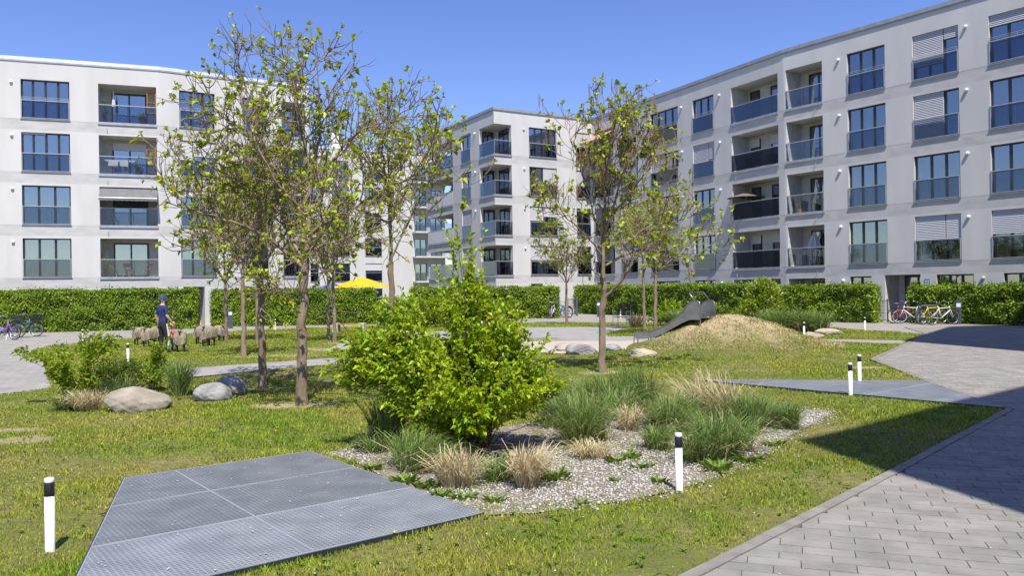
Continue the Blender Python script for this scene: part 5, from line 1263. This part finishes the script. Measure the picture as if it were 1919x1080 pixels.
# ------------------------------------------------------------------ wooden sheep
sheep0 = None
for px, py, rz, sc, lab in ((263, 647, .9, 1.0, 'wooden sheep farthest left of the flock'), (280, 651, 1.3, 1.0, 'wooden sheep in front of the left pair, near the man'), (294, 641, 2.2, .95, 'wooden sheep half hidden behind the man'),
                            (338, 659, 1.9, 1.06, 'wooden sheep beside the child'), (391, 650, 1.2, 1.05, 'wooden sheep in front of the right pair'), (378, 646, .7, 1.0, 'wooden sheep behind the right pair'), (411, 640, 2.6, .95, 'wooden sheep leaning against the tree trunk')):
    p = place(px, py)
    if sheep0 is None:
        sheep0 = thing('sheep_figure', lab, 'sheep figure', p, rz, 'wooden play sheep on the lawn'); bm = bmesh.new()
        n, k = 30, 26; V = []
        for i in range(n):      # loaf-shaped body of wavy upright fleece boards
            x = -.23 + .46 * i / (n - 1); e = max(.04, 1 - abs(2 * i / (n - 1) - 1) ** 5) ** .5
            for j in range(k):
                a = 2 * math.pi * j / k; ca, sa = math.cos(a), math.sin(a)
                y = .19 * (.75 + .25 * e) * math.copysign(abs(ca) ** .7, ca); z = .42 + (.22 * e if sa > 0 else .20) * math.copysign(abs(sa) ** (.8 if sa > 0 else .35), sa)
                rp = 1 + .04 * math.sin(i * 2.1 + math.sin(j * .8) * 1.6) * (.3 + .7 * abs(ca)); V.append((x + .012 * math.sin(j * 2.3 + i), y * rp, z + (.02 * math.sin(i * 1.7) if sa < -.3 else 0)))
        mb = MB(); mb.add(V, [(i * k + j, (i + 1) * k + j, (i + 1) * k + (j + 1) % k, i * k + (j + 1) % k) for i in range(n - 1) for j in range(k)] + [tuple(range(k)), tuple((n - 1) * k + j for j in range(k))[::-1]]); mb.build('body', 'sheep_wood', sheep0)
        for x in (-.15, .15):
            for y in (-.10, .10): mb = MB(); mb.tube([(x, y, .24), (x, y, .02), (x, y, -.02)], [.03, .027, .027], 7); mb.build('leg', 'dark_wood', sheep0)
        mb = MB(); mb.tube([(-.17, 0, .55), (-.22, 0, .64), (-.27, 0, .65), (-.30, 0, .63)], [.03, .035, .03, .018], 8); mb.build('head', 'sheep_wood', sheep0, True)
        for s in (-1, 1): mb = MB(); mb.tube([(-.22, s * .02, .66), (-.215, s * .05, .67), (-.21, s * .07, .65)], [.008, .012, .005], 6); mb.build('ear', 'dark_wood', sheep0, True)
    else:
        c = copy_tree(sheep0); c.location = p; c.rotation_euler = (0, 0, rz); c.scale = (sc * 1.02,) * 3; c['label'] = lab
sheep0.scale = (1.02,) * 3

# ------------------------------------------------------------------ people
def person(label, loc, rz, J, mats, mfun, sc=1.0, hands=True):
    """J: joints name -> (co, radius pair, parent). one continuous skin, coloured by region"""
    me = D.meshes.new('body'); names = list(J); idx = {k: i for i, k in enumerate(names)}
    me.from_pydata([J[k][0] for k in names], [(idx[J[k][2]], idx[k]) for k in names if J[k][2]], [])
    ob = D.objects.new('tmp', me); C.objects.link(ob); md = ob.modifiers.new('s', 'SKIN'); md.use_smooth_shade = True
    for i, k in enumerate(names):
        r = J[k][1]; me.skin_vertices[0].data[i].radius = r; me.skin_vertices[0].data[i].use_root = (i == 0)
    sb_ = ob.modifiers.new('d', 'SUBSURF'); sb_.levels = 2; sb_.render_levels = 2
    dg = bpy.context.evaluated_depsgraph_get(); em = D.meshes.new_from_object(ob.evaluated_get(dg)); D.objects.remove(ob)
    bm = bmesh.new(); bm.from_mesh(em)
    if hands:       # five unequal, slightly curled fingers on each palm
        for s in (-1, 1):
            hd = Vector(J['hand' + ('L' if s < 0 else 'R')][0]); wr = Vector(J['wrist' + ('L' if s < 0 else 'R')][0]); ax = (hd - wr).normalized()
            fw = Vector((0, 1, 0)); fw = (fw - ax * fw.dot(ax)).normalized(); inn = Vector((-s, 0, 0))
            fing = [(fw * .026, .075), (fw * .009, .085), (fw * -.009, .08), (fw * -.025, .06)]
            for off, ln in fing:
                mb = MB(); p0 = hd + off; mb.tube([p0, p0 + ax * ln * .45 + inn * .006, p0 + ax * ln * .8 + inn * .02, p0 + ax * ln + inn * .036], [.0095, .009, .008, .006], 6)
                vs = [bm.verts.new(v) for v in mb.v]; [bm.faces.new([vs[i] for i in f]) for f in mb.f]
            mb = MB(); p0 = wr + (hd - wr) * .55 + fw * .03; mb.tube([p0, p0 + fw * .025 + ax * .025, p0 + fw * .03 + ax * .06], [.011, .010, .007], 6)
            vs = [bm.verts.new(v) for v in mb.v]; [bm.faces.new([vs[i] for i in f]) for f in mb.f]
    hd = Vector(J['head'][0]); yw = J['_face']  if '_face' in J else 0
    bm.to_mesh(em); bm.free(); em.materials.clear()
    for k in mats: em.materials.append(MATS[k])
    for f in em.polygons: f.material_index = mfun(f.center); f.use_smooth = True
    root = thing('person', label, 'person', loc, rz); root.scale = (sc,) * 3
    em.name = 'body'; link('body', em, root); return root
def mk_man():
    J = {'pelvis': ((0, 0, .96), (.155, .11), None), 'belly': ((0, .005, 1.10), (.150, .10), 'pelvis'), 'chest': ((0, .0, 1.30), (.175, .115), 'belly'), 'upper': ((0, -.01, 1.43), (.15, .10), 'chest'), 'neck': ((0, .0, 1.53), (.058, .06), 'upper'),
         'jaw': ((0, .03, 1.60), (.066, .075), 'neck'), 'head': ((0, .02, 1.68), (.076, .095), 'jaw'), 'crown': ((0, .01, 1.755), (.055, .07), 'head'),
         'shL': ((-.185, -.01, 1.44), (.072, .07), 'upper'), 'elL': ((-.275, -.05, 1.17), (.047, .05), 'shL'), 'wristL': ((-.265, .03, .93), (.030, .036), 'elL'), 'handL': ((-.255, .06, .86), (.022, .040), 'wristL'),
         'shR': ((.185, -.01, 1.44), (.072, .07), 'upper'), 'elR': ((.26, -.02, 1.16), (.047, .05), 'shR'), 'wristR': ((.28, .14, .95), (.030, .036), 'elR'), 'handR': ((.285, .20, .90), (.022, .040), 'wristR'),
         'hipL': ((-.095, 0, .88), (.105, .11), 'pelvis'), 'knL': ((-.12, .03, .49), (.075, .08), 'hipL'), 'anL': ((-.13, -.02, .10), (.055, .06), 'knL'), 'toeL': ((-.15, .15, .04), (.042, .036), 'anL'),
         'hipR': ((.095, 0, .88), (.105, .11), 'pelvis'), 'knR': ((.12, .06, .49), (.075, .08), 'hipR'), 'anR': ((.14, .03, .10), (.055, .06), 'knR'), 'toeR': ((.17, .20, .04), (.042, .036), 'anR')}
    def mf(c):
        if c.z < .085: return 3
        if c.z < 1.0 and abs(c.x) < .235: return 2
        if c.z > 1.525: return 0
        if abs(c.x) > .20 and c.z < 1.22: return 0
        return 1
    root = person('man in navy T-shirt, blue cap and dark trousers standing with his back turned', (*place(306, 661)[:2], place(306, 661)[2] + .005), math.radians(-32), J, ('skin', 'navy', 'trousers', 'shoe'), mf)
    mb = MB(); c = (0, .012, 1.70); n = 16; rg = []
    a = math.radians(-45); ca, sa = math.cos(a), math.sin(a)     # head is turned to the right
    for r, z in ((1.0, 0), (1.02, .03), (.93, .075), (.68, .112), (.28, .13)): rg += [(c[0] + .092 * r * math.cos(6.283 * j / n), c[1] + .108 * r * math.sin(6.283 * j / n), c[2] + z) for j in range(n)]
    mb.add(rg, [(i * n + j, i * n + (j + 1) % n, (i + 1) * n + (j + 1) % n, (i + 1) * n + j) for i in range(4) for j in range(n)] + [tuple(4 * n + j for j in range(n))])
    vis = []
    for k in range(9):
        t = -1 + k / 4; ang = t * 1.0; x, y = .085 * math.sin(ang), .10 * math.cos(ang); x2, y2 = .08 * math.sin(ang), .10 * math.cos(ang) + .085 * math.cos(t * 1.3)
        for (xx, yy, zz) in ((x, y, .012), (x2, y2, -.012)): vis.append((c[0] + xx * ca - yy * sa * 1, c[1] + xx * sa * 1 + yy * ca, c[2] + zz))
    mb.add(vis, [(2 * i, 2 * i + 2, 2 * i + 3, 2 * i + 1) for i in range(8)]); mb.build('cap', 'cap_blue', root, True)
    face = lambda f, sd, z: (c[0] + sd * ca - f * sa, c[1] + sd * sa + f * ca, z)
    mb = MB(); mb.tube([face(.07, 0, 1.685), face(.105, 0, 1.655), face(.085, 0, 1.64)], [.010, .016, .012], 6); mb.build('nose', 'skin', root, True)
    mb = MB()
    for s in (-1, 1): mb.tube([face(.0, s * .076, 1.69), face(-.01, s * .098, 1.675), face(.0, s * .08, 1.64)], [.012, .018, .010], 6)
    mb.build('ears', 'skin', root, True)
    mb = MB(); mb.tube([face(.055, -.045, 1.60), face(.088, 0, 1.585), face(.055, .045, 1.60)], [.018, .022, .018], 6); mb.tube([face(-.06, -.05, 1.665), face(-.095, 0, 1.655), face(-.06, .05, 1.665)], [.02, .024, .02], 6); mb.build('hair', 'hair_dark', root, True)
    mb = MB()
    for s in (-1, 1): mb.tube([face(.088, s * .030, 1.683), face(.094, s * .030, 1.683)], [.007, .005], 6)
    mb.build('eyes', 'black_plastic', root, True)
    for s, dy in ((1, .03), (-1, 0)):
        mb = MB(); pts = [(.185, 0, .93), (.195, .02, .75), (.188, .06, .5), (.192, .04, .3), (.193, .03, .13)]
        vs = []
        for x, y, z in pts: vs += [(s * x, y - .022 + dy * .3, z), (s * x, y + .022 + dy * .3, z), (s * (x + .012), y + .022 + dy * .3, z), (s * (x + .012), y - .022 + dy * .3, z)]
        mb.add(vs, [(4 * i + j, 4 * i + (j + 1) % 4, 4 * i + 4 + (j + 1) % 4, 4 * i + 4 + j) for i in range(4) for j in range(4)]); mb.build('trouser_stripe', 'stripe_white', root)
mk_man()
def mk_child():
    J = {'pelvis': ((0, 0, .42), (.085, .075), None), 'chest': ((0, .01, .60), (.095, .075), 'pelvis'), 'upper': ((0, .01, .68), (.08, .065), 'chest'), 'neck': ((0, .02, .735), (.04, .04), 'upper'), 'jaw': ((0, .04, .78), (.06, .065), 'neck'), 'head': ((0, .035, .85), (.075, .085), 'jaw'), 'crown': ((0, .03, .91), (.055, .06), 'head'),
         'shL': ((-.11, .01, .67), (.042, .042), 'upper'), 'elL': ((-.14, .08, .56), (.032, .032), 'shL'), 'wristL': ((-.10, .20, .55), (.022, .024), 'elL'), 'handL': ((-.09, .24, .55), (.018, .022), 'wristL'),
         'shR': ((.11, .01, .67), (.042, .042), 'upper'), 'elR': ((.15, .08, .58), (.032, .032), 'shR'), 'wristR': ((.13, .20, .60), (.022, .024), 'elR'), 'handR': ((.12, .24, .61), (.018, .022), 'wristR'),
         'hipL': ((-.055, 0, .38), (.062, .062), 'pelvis'), 'knL': ((-.06, .02, .21), (.045, .045), 'hipL'), 'anL': ((-.065, -.01, .06), (.035, .035), 'knL'), 'toeL': ((-.07, .08, .03), (.03, .026), 'anL'),
         'hipR': ((.055, 0, .38), (.062, .062), 'pelvis'), 'knR': ((.06, .02, .21), (.045, .045), 'hipR'), 'anR': ((.065, -.01, .06), (.035, .035), 'knR'), 'toeR': ((.07, .08, .03), (.03, .026), 'anR')}
    def mf(c):
        if c.z < .06: return 3
        if c.z < .42 and abs(c.x) < .12: return 2
        if c.z > .735: return 0
        if c.y > .19: return 0
        return 1
    p = place(323, 658)
    root = person('small blond child in pink top standing between man and wooden sheep', p, math.radians(-70), J, ('skin', 'pink', 'jeans_green', 'navy'), mf, 1.0, False)
    bm = bmesh.new(); bmesh.ops.create_icosphere(bm, subdivisions=3, radius=.1)
    for v in bm.verts:
        v.co *= 1 + .08 * math.sin(v.co.x * 60) * math.sin(v.co.z * 50 + 1)
        if v.co.y > .035 and v.co.z < .03: v.co.y = .035
        v.co = Vector((v.co.x * .95, v.co.y * .98 + .02, v.co.z * 1.1 + .87))
    for f in bm.faces: f.smooth = True
    me = D.meshes.new('hair'); bm.to_mesh(me); bm.free(); link('hair', me, root, ['hair_blond'])
mk_child()

# ------------------------------------------------------------------ bicycles
def bicycle(label, loc, rz, paint, r=.34, basket=False, rack=True, seat='black_plastic', low=False, lean=0.0, rimm='rim_metal', group='parked bicycles'):
    root = thing('bicycle', label, 'bicycle', loc, rz, group); root.rotation_euler = (lean, 0, rz); wb = .53
    for x in (-wb, wb):
        mb = MB(); mb.ring((x, 0, r), r - .02, .02, m=0); w_ = mb.build('wheel', 'tyre', root, True)
        mb = MB(); mb.ring((x, 0, r), r - .047, .011, k=5); mb.build('rim', rimm, w_, True)
        mb = MB()
        for i in range(14):
            a = 6.283 * i / 14; mb.tube([(x + .02 * math.cos(a + 1), (.02 if i % 2 else -.02), r + .02 * math.sin(a + 1)), (x + (r - .05) * math.cos(a), 0, r + (r - .05) * math.sin(a))], .0018, 3, cap=False)
        mb.tube([(x, -.05, r), (x, .05, r)], .02, 8); mb.build('spokes', 'rim_metal', w_)
        mb = MB(); mb.tube([(x + (r + .03) * math.cos(a), 0, r + (r + .03) * math.sin(a)) for a in np.linspace(.2 if x < 0 else .6, 2.9 if x < 0 else 2.2, 12)], .016, 5); mb.build('mudguard', 'black_plastic', root)
    bb = (-.08, 0, .28); st = (-.22, 0, .80); hd = (.33, 0, .82); hb = (.38, 0, .66); mb = MB()
    mb.tube([bb, st], .019, 8); mb.tube([hd, hb], .022, 8); mb.tube([bb, hb], .024, 8); mb.tube([(-.12, 0, .42) if low else (-.20, 0, .73), (.35, 0, .62 if low else .76)], .020, 8)
    for s in (-1, 1):
        mb.tube([bb, (-wb, s * .05, r)], .011, 6); mb.tube([(-.20, s * .015, .72), (-wb, s * .05, r)], .010, 6)
    mb.build('frame', 'paint_' + paint, root, True)
    mb = MB()
    for s in (-1, 1): mb.tube([(.38, s * .03, .66), (.44, s * .05, .50), (wb, s * .05, r)], .012, 6)
    mb.build('fork', 'paint_' + paint, root, True)
    mb = MB(); mb.tube([st, (-.25, 0, .93)], .013, 8); mb.tube([hd, (.28, 0, 1.0)], .014, 8); mb.tube([(.17, -.29, 1.03), (.26, -.20, 1.03), (.29, -.08, 1.0), (.29, .08, 1.0), (.26, .20, 1.03), (.17, .29, 1.03)], .012, 6); mb.build('handlebar', 'rim_metal', root, True)
    mb = MB(); vs = []
    for x, wd_, z in ((-.40, .085, .945), (-.34, .09, .96), (-.24, .05, .955), (-.12, .022, .945)): vs += [(x, -wd_, z), (x, wd_, z), (x, wd_ * .7, z - .045), (x, -wd_ * .7, z - .045)]
    mb.add(vs, [(4 * i + j, 4 * i + (j + 1) % 4, 4 * i + 4 + (j + 1) % 4, 4 * i + 4 + j) for i in range(3) for j in range(4)] + [(3, 2, 1, 0), (12, 13, 14, 15)]); mb.build('saddle', seat, root, True)
    mb = MB(); mb.ring((bb[0], .05, bb[2]), .09, .006, n=20, k=4); mb.tube([(bb[0], .06, bb[2]), (bb[0] + .11, .07, bb[2] - .13)], .01, 6); mb.tube([(bb[0], -.06, bb[2]), (bb[0] - .11, -.07, bb[2] + .13)], .01, 6); mb.tube([(bb[0] + .11, .05, bb[2] - .13), (bb[0] + .11, .15, bb[2] - .13)], .014, 6); mb.build('crank', 'black_plastic', root)
    if rack:
        mb = MB()
        for s in (-1, 1): mb.tube([(-.24, s * .05, .74), (-.75, s * .05, .74)], .007, 5); mb.tube([(-.66, s * .05, .74), (-wb, s * .06, r)], .006, 5)
        mb.tube([(-.75, -.05, .74), (-.75, .05, .74)], .007, 5); mb.build('rack', 'black_plastic', root)
    if basket:
        mb = MB(); x0, x1, y, z0, z1 = -.80, -.36, .17, .76, 1.02
        for t in np.linspace(0, 1, 7): q = z0 + (z1 - z0) * t; e = .05 * t; mb.tube([(x0 - e, -y - e, q), (x1 + e, -y - e, q), (x1 + e, y + e, q), (x0 - e, y + e, q), (x0 - e, -y - e, q)], .010 if t < 1 else .014, 4)
        for t in np.linspace(0, 1, 9):
            for s in (-1, 1): xx = x0 + (x1 - x0) * t; mb.tube([(xx, s * y, z0), (xx, s * (y + .05), z1)], .009, 4)
        mb.box(x0, x1, -y, y, z0 - .005, z0 + .005); mb.build('basket', 'black_plastic', root)
    mb = MB(); mb.tube([(-.2, .03, .26), (-.30, .22, .0)], .009, 5); mb.build('kickstand', 'rim_metal', root)
    return root
def bk(px, py): p = G(px, py); return (float(p[0]), float(p[1]), .0)
bicycle('blue bicycle with black rear basket at left in front of the hedge', bk(48, 631.5), math.radians(176), 'blue', basket=True)
bicycle('black bicycle with a rear basket cut by the left picture edge', bk(12, 634), math.radians(182), 'black', basket=True)
bicycle('purple bicycle lowest at left edge, in front of the blue one', bk(8, 637.5), math.radians(168), 'purple', low=True, r=.31)
bicycle('red bicycle with lilac saddle, leftmost by the gate', bk(1690, 606), math.radians(20), 'red', seat='paint_purple', low=True)
bicycle('black and white bicycle second from the gate', bk(1710, 607), math.radians(150), 'white', lean=.08, rimm='paint_white')
bicycle('grey bicycle third from the gate', bk(1726, 606), math.radians(60), 'grey', lean=-.06)
bicycle('bright yellow bicycle in the rack', bk(1746, 608), math.radians(14), 'yellow')
bicycle('white bicycle beside the light post', bk(1766, 609), math.radians(12), 'white', lean=.05)
bicycle('far blue bicycle by the small tree', bk(1047, 596), math.radians(50), 'blue', group='far bicycles by the entrance')
bicycle('far white bicycle left of the far blue one', bk(1036, 597), math.radians(70), 'white', group='far bicycles by the entrance')
bicycle('far pale blue bicycle nearest the white entrance pillar', bk(1056, 595.5), math.radians(130), 'sky', group='far bicycles by the entrance')
bicycle('far dark bicycle in the middle of the far group', bk(1051, 594.5), math.radians(20), 'black', group='far bicycles by the entrance')
# rack hoop behind the bicycles, mesh gate
p = bk(1754, 606.5); t = thing('bicycle_rack', 'steel hoop bicycle rack behind the yellow bicycle', 'bicycle rack', p, math.radians(8))
mb = MB(); mb.tube([(-.75, 0, -.02), (-.75, 0, .80), (-.72, 0, .83), (.72, 0, .83), (.75, 0, .80), (.75, 0, -.02)], .025, 8); mb.build('hoop', 'gate_metal', t, True)
mb = MB(); mb.box(-.72, .72, -.01, .01, .40, .44); mb.build('crossbar', 'gate_metal', t)
p = bk(1643, 604); t = thing('garden_gate', 'dark metal mesh gate between hedge and house entrance', 'gate', p, math.radians(-38))
mb = MB()
for x in (-.5, .5): mb.box(x - .035, x + .035, -.035, .035, -.02, 1.12)
mb.box(-.465, .465, -.02, .02, 1.02, 1.06); mb.box(-.465, .465, -.02, .02, .08, .12); mb.build('gate_frame', 'gate_metal', t)
mb = MB()
for i in range(1, 14): mb.box(-.465 + i * .0664 - .004, -.465 + i * .0664 + .004, -.004, .004, .12, 1.02)
for i in range(1, 6): mb.box(-.465, .465, .004, .010, .12 + i * .16, .128 + i * .16)
mb.build('mesh', 'gate_metal', t)
p = bk(1071, 592); t = thing('garden_gate', 'far dark bar gate beside the white entrance pillar', 'gate', p, math.radians(-40))
mb = MB()
for x in (-.45, .45): mb.box(x - .05, x + .05, -.05, .05, -.02, 1.25)
mb.box(-.4, .4, -.02, .02, 1.1, 1.15); mb.box(-.4, .4, -.02, .02, .1, .15); mb.build('gate_frame', 'gate_metal', t)
mb = MB()
for i in range(7): mb.box(-.36 + i * .12 - .01, -.36 + i * .12 + .01, -.01, .01, .15, 1.1)
mb.build('bars', 'gate_metal', t)

# ------------------------------------------------------------------ chair, bench, parasols
p = place(1166, 615.5); t = thing('garden_chair', 'metal armchair with slatted seat on the grass left of the slide', 'chair', (p[0], p[1], .0), math.radians(-28)); t.scale = (1.15,) * 3
for x, y in ((-.27, -.27), (.27, -.27)): mb = MB(); mb.tube([(x, y, .66), (x * 1.06, y * 1.1, .0)], .013, 6); mb.build('leg', 'gate_metal', t)
for x in (-.27, .27): mb = MB(); mb.tube([(x, .30, .0), (x, .24, .45), (x, .30, .95)], .013, 6); mb.build('leg', 'gate_metal', t)
mb = MB(); mb.tube([(-.27, -.27, .66), (-.27, .27, .66)], .014, 6); mb.tube([(.27, -.27, .66), (.27, .27, .66)], .014, 6); mb.build('armrests', 'gate_metal', t)
for i in range(7): mb = MB(); mb.box(-.26, .26, -.27 + i * .078, -.21 + i * .078, .44, .46); mb.build('seat_slat', 'dark_wood', t)
for i in range(5): mb = MB(); mb.box(-.26, .26, .262 + i * .006, .28 + i * .006, .56 + i * .085, .62 + i * .085); mb.build('back_slat', 'dark_wood', t)
p = place(655, 622); t = thing('bench', 'low bench with pale stone end and brown top by the path', 'bench', (p[0], p[1], 0), math.radians(-4))
for x in (-.62, .62): mb = MB(); mb.box(x - .12, x + .12, -.25, .25, -.02, .40); mb.build('end_block', 'bench_beige', t)
for i in range(4): mb = MB(); mb.box(-.50, .50, -.24 + i * .122, -.13 + i * .122, .33, .385); mb.build('seat_slat', 'wood_orange', t)
def parasol(label, p, R, zr, za, m_, n=8, closed=False):
    t = thing('parasol', label, 'parasol', p, .3); mb = MB(); mb.tube([(0, 0, 0), (0, 0, za - .02)], .022, 8); mb.build('pole', 'rim_metal', t); mb = MB(); vs = [(0, 0, za)]
    if not closed:
        for k in (1, 2, 3):
            for j in range(n * 2): a = math.pi * j / n; sag = .05 * (k / 3) * (j % 2); vs.append((R * k / 3 * math.cos(a) * (1 - sag), R * k / 3 * math.sin(a) * (1 - sag), za - (za - zr) * (k / 3) ** 1.15))
        N = n * 2; fs = [(0, 1 + j, 1 + (j + 1) % N) for j in range(N)] + [(1 + k * N + j, 1 + (k + 1) * N + j, 1 + (k + 1) * N + (j + 1) % N, 1 + k * N + (j + 1) % N) for k in range(2) for j in range(N)]
        mb.add(vs, fs); cp = mb.build('canopy', m_, t)
        mb = MB(); [mb.tube([(0, 0, za - .04), (R * .97 * math.cos(math.pi * 2 * j / n), R * .97 * math.sin(math.pi * 2 * j / n), zr)], .008, 4) for j in range(n)]; mb.build('ribs', 'rim_metal', cp)
    else:
        for k in range(1, 7):
            f = k / 6
            for j in range(n * 2): a = math.pi * j / n; r = R * (f ** .8) * (.62 + .38 * (j % 2)); vs.append((r * math.cos(a), r * math.sin(a), za - (za - zr) * f))
        N = n * 2; fs = [(0, 1 + j, 1 + (j + 1) % N) for j in range(N)] + [(1 + k * N + j, 1 + (k + 1) * N + j, 1 + (k + 1) * N + (j + 1) % N, 1 + k * N + (j + 1) % N) for k in range(5) for j in range(N)]
        mb.add(vs, fs); mb.build('canopy', m_, t)
    return t
def dpt(px, Y): d = cF + cR * (px - 959.5) / FPX; return (float(d[0] / d[1] * Y), float(Y), 0.0)
parasol('open yellow parasol behind the hedge in the gap between the houses', dpt(678, 52), 1.95, 2.12, 2.80, 'fabric_yellow')
parasol('open blue parasol partly behind the yellow one', dpt(625, 54), 1.6, 2.05, 2.42, 'fabric_blue')
def lp3(fc, u, w_, z): q = fc.p(u, w_, z); return q
parasol('grey-brown parasol opened on the right house second-row balcony', (*R1_.p(16.3, -.35, 0)[:2], ZB[1] + .01), 1.15, 1.30, 1.62, 'fabric_brown')
parasol('closed white parasol on the lowest right house balcony', (*R2_.p(1.2, -.9, 0)[:2], ZB[0] + .01), .42, .95, 1.95, 'fabric_white', closed=True)
parasol('narrow closed pale parasol on the top left house balcony', (*F1.p(o + 5.5, -.5, 0)[:2], ZB[3] + .01), .10, 1.0, 2.05, 'fabric_white', closed=True)

# ------------------------------------------------------------------ awnings and balcony things
def awning(label, fc, u0, u1, zt, out, drop, m_):
    t = thing('awning', label, 'awning', (0, 0, 0)); mb = MB(); vs = [fc.p(u0, -.1, zt), fc.p(u1, -.1, zt), fc.p(u1, out, zt - drop), fc.p(u0, out, zt - drop)]
    mb.hexa([(x, y, z - .012) for x, y, z in vs] + vs); cl = mb.build('cloth', m_, t)
    mb = MB(); mb.tube([fc.p(u0, out, zt - drop - .03), fc.p(u1, out, zt - drop - .03)], .03, 8); mb.build('front_bar', 'sill_metal', t)
    for u in (u0 + .15, u1 - .15): mb = MB(); mb.tube([fc.p(u, -.05, zt - .05), fc.p(u + .0, out * .5, zt - drop * .5 - .12), fc.p(u, out - .03, zt - drop - .04)], .018, 6); mb.build('arm', 'sill_metal', t)
    mb = MB()
    n = 24
    for i in range(n):
        a = u0 + (u1 - u0) * i / n; b = u0 + (u1 - u0) * (i + 1) / n; h = .17 + .02 * (i % 2)
        mb.quad(fc.p(a, out + .005, zt - drop - h), fc.p(b, out + .005, zt - drop - h), fc.p(b, out + .005, zt - drop), fc.p(a, out + .005, zt - drop))
    mb.build('valance', m_, cl)
awning('grey cloth awning let down over a left house balcony', F1, o + 4.80, o + 7.80, ZB[1] + WH - .02, 0.75, .62, 'awning_grey')
awning('orange cloth awning on the top balcony in the inner corner', R1_, .3, 2.85, ZB[3] + WH - .15, 1.3, .75, 'awning_orange')
def wood_chair(label, fc, u, w_, z, rz, m_='wood_orange'):
    p = fc.p(u, w_, z); t = thing('folding_chair', label, 'chair', p, rz, 'balcony chairs')
    for s in (-1, 1):
        mb = MB(); mb.tube([(s * .22, -.25, 0), (s * .22, .22, .85)], .016, 5); mb.build('leg', m_, t); mb = MB(); mb.tube([(s * .20, .25, 0), (s * .20, -.22, .45)], .016, 5); mb.build('leg', m_, t)
    for i in range(4): mb = MB(); mb.box(-.2, .2, -.22 + i * .1, -.14 + i * .1, .44, .46); mb.build('seat_slat', m_, t)
    for i in range(3): mb = MB(); mb.box(-.2, .2, .12 + i * .045, .14 + i * .045, .62 + i * .09, .68 + i * .09); mb.build('back_slat', m_, t)
wood_chair('wooden folding chair at the left of the lowest left-house balcony', F1, o + 5.2, -.7, ZB[0], 1.2)
wood_chair('wooden folding chair in the middle of the lowest left-house balcony', F1, o + 6.1, -.9, ZB[0], 2.9)
wood_chair('wooden folding chair at the right of the lowest left-house balcony', F1, o + 7.2, -.7, ZB[0], -1.9)
wood_chair('white chair on the left-house balcony under the awning', F1, o + 5.3, -.7, ZB[1], 2.6, 'white_plastic')
for k, nm in ((1, 'second'), (2, 'third')):
    wood_chair('dark chair on the %s-row balcony of the right house' % nm, R1_, 17.8, -.8, ZB[k], 1.0 + k, 'gate_metal')
wood_chair('dark chair on the lowest deep balcony of the right house', R1_, 17.6, -.8, ZB[0], 2.0, 'gate_metal')
def shelf(label, fc, u, w_, z, h, m_):
    t = thing('shelf', label, 'shelf', fc.p(u, w_, z), math.atan2(fc.d[1], fc.d[0])); mb = MB()
    for x in (-.22, .22):
        for y in (-.12, .12): mb.box(x - .02, x + .02, y - .02, y + .02, 0, h)
    mb.build('posts', m_, t)
    for i in range(4): mb = MB(); mb.box(-.24, .24, -.14, .14, .1 + i * (h - .15) / 3, .13 + i * (h - .15) / 3); mb.build('shelf_board', m_, t)
shelf('tall orange wooden shelf on the top left-house balcony', F1, o + 7.50, -.35, ZB[3], 1.95, 'wood_orange')
shelf('orange wooden shelf on the third-row left-house balcony', F1, o + 7.45, -.35, ZB[2], 1.55, 'wood_orange')
t = thing('drying_rack', 'white laundry rack on the third-row left-house balcony', 'drying rack', F1.p(o + 5.8, -.6, ZB[2]), math.atan2(F1.d[1], F1.d[0])); mb = MB()
for x in (-.7, .7): mb.tube([(x * .5, -.25, 0), (x * .5, .25, .85)], .012, 5); mb.tube([(x * .5, .25, 0), (x * .5, -.25, .85)], .012, 5)
for i in range(7): mb.tube([(-.8, -.28 + i * .09, .86), (.8, -.28 + i * .09, .86)], .006, 4)
mb.build('rack', 'white_plastic', t); mb = MB(); mb.box(-.6, -.1, -.285, -.27, .45, .87); mb.box(.0, .45, -.285, -.27, .5, .87); mb.build('laundry', 'fabric_white', t)
def pot_plant(label, fc, u, w_, z, h, m_='leaf_mid'):
    p = fc.p(u, w_, z); root = shrub('potted_plant', label, 'potted plant', p, [(0, 0, .32 + h * .5, .25, .25, h * .5, 1)], 50, 9, .09, m_, .5, base_r=.05)
    mb = MB(); mb.lathe([(.10, 0), (.14, .26), (.15, .28), (.12, .28), (.11, .24)], 14); mb.build('pot', 'wood_orange', root)
for lab, fc, u, k, h in (('leafy potted plant at left on the top left-house balcony', F1, o + 5.05, 3, 1.0), ('low potted plant at right on the top left-house balcony', F1, o + 7.0, 3, .45), ('potted plant on the third-row left-house balcony', F1, o + 6.7, 2, .5), ('potted plant at left of the lowest left-house balcony', F1, o + 5.0, 0, 1.1),
                         ('potted plant on the third-row deep balcony of the right house', R1_, 16.4, 2, .6), ('second potted plant on the third-row deep balcony, further right', R1_, 18.2, 2, .45), ('light green potted plant on the second-row corner balcony of the right house', R2_, .6, 1, .75), ('potted plant on the end balcony of the corner house', B1_, 3.6, 1, .7)):
    pot_plant(lab, fc, u, -.45, ZB[k], h)
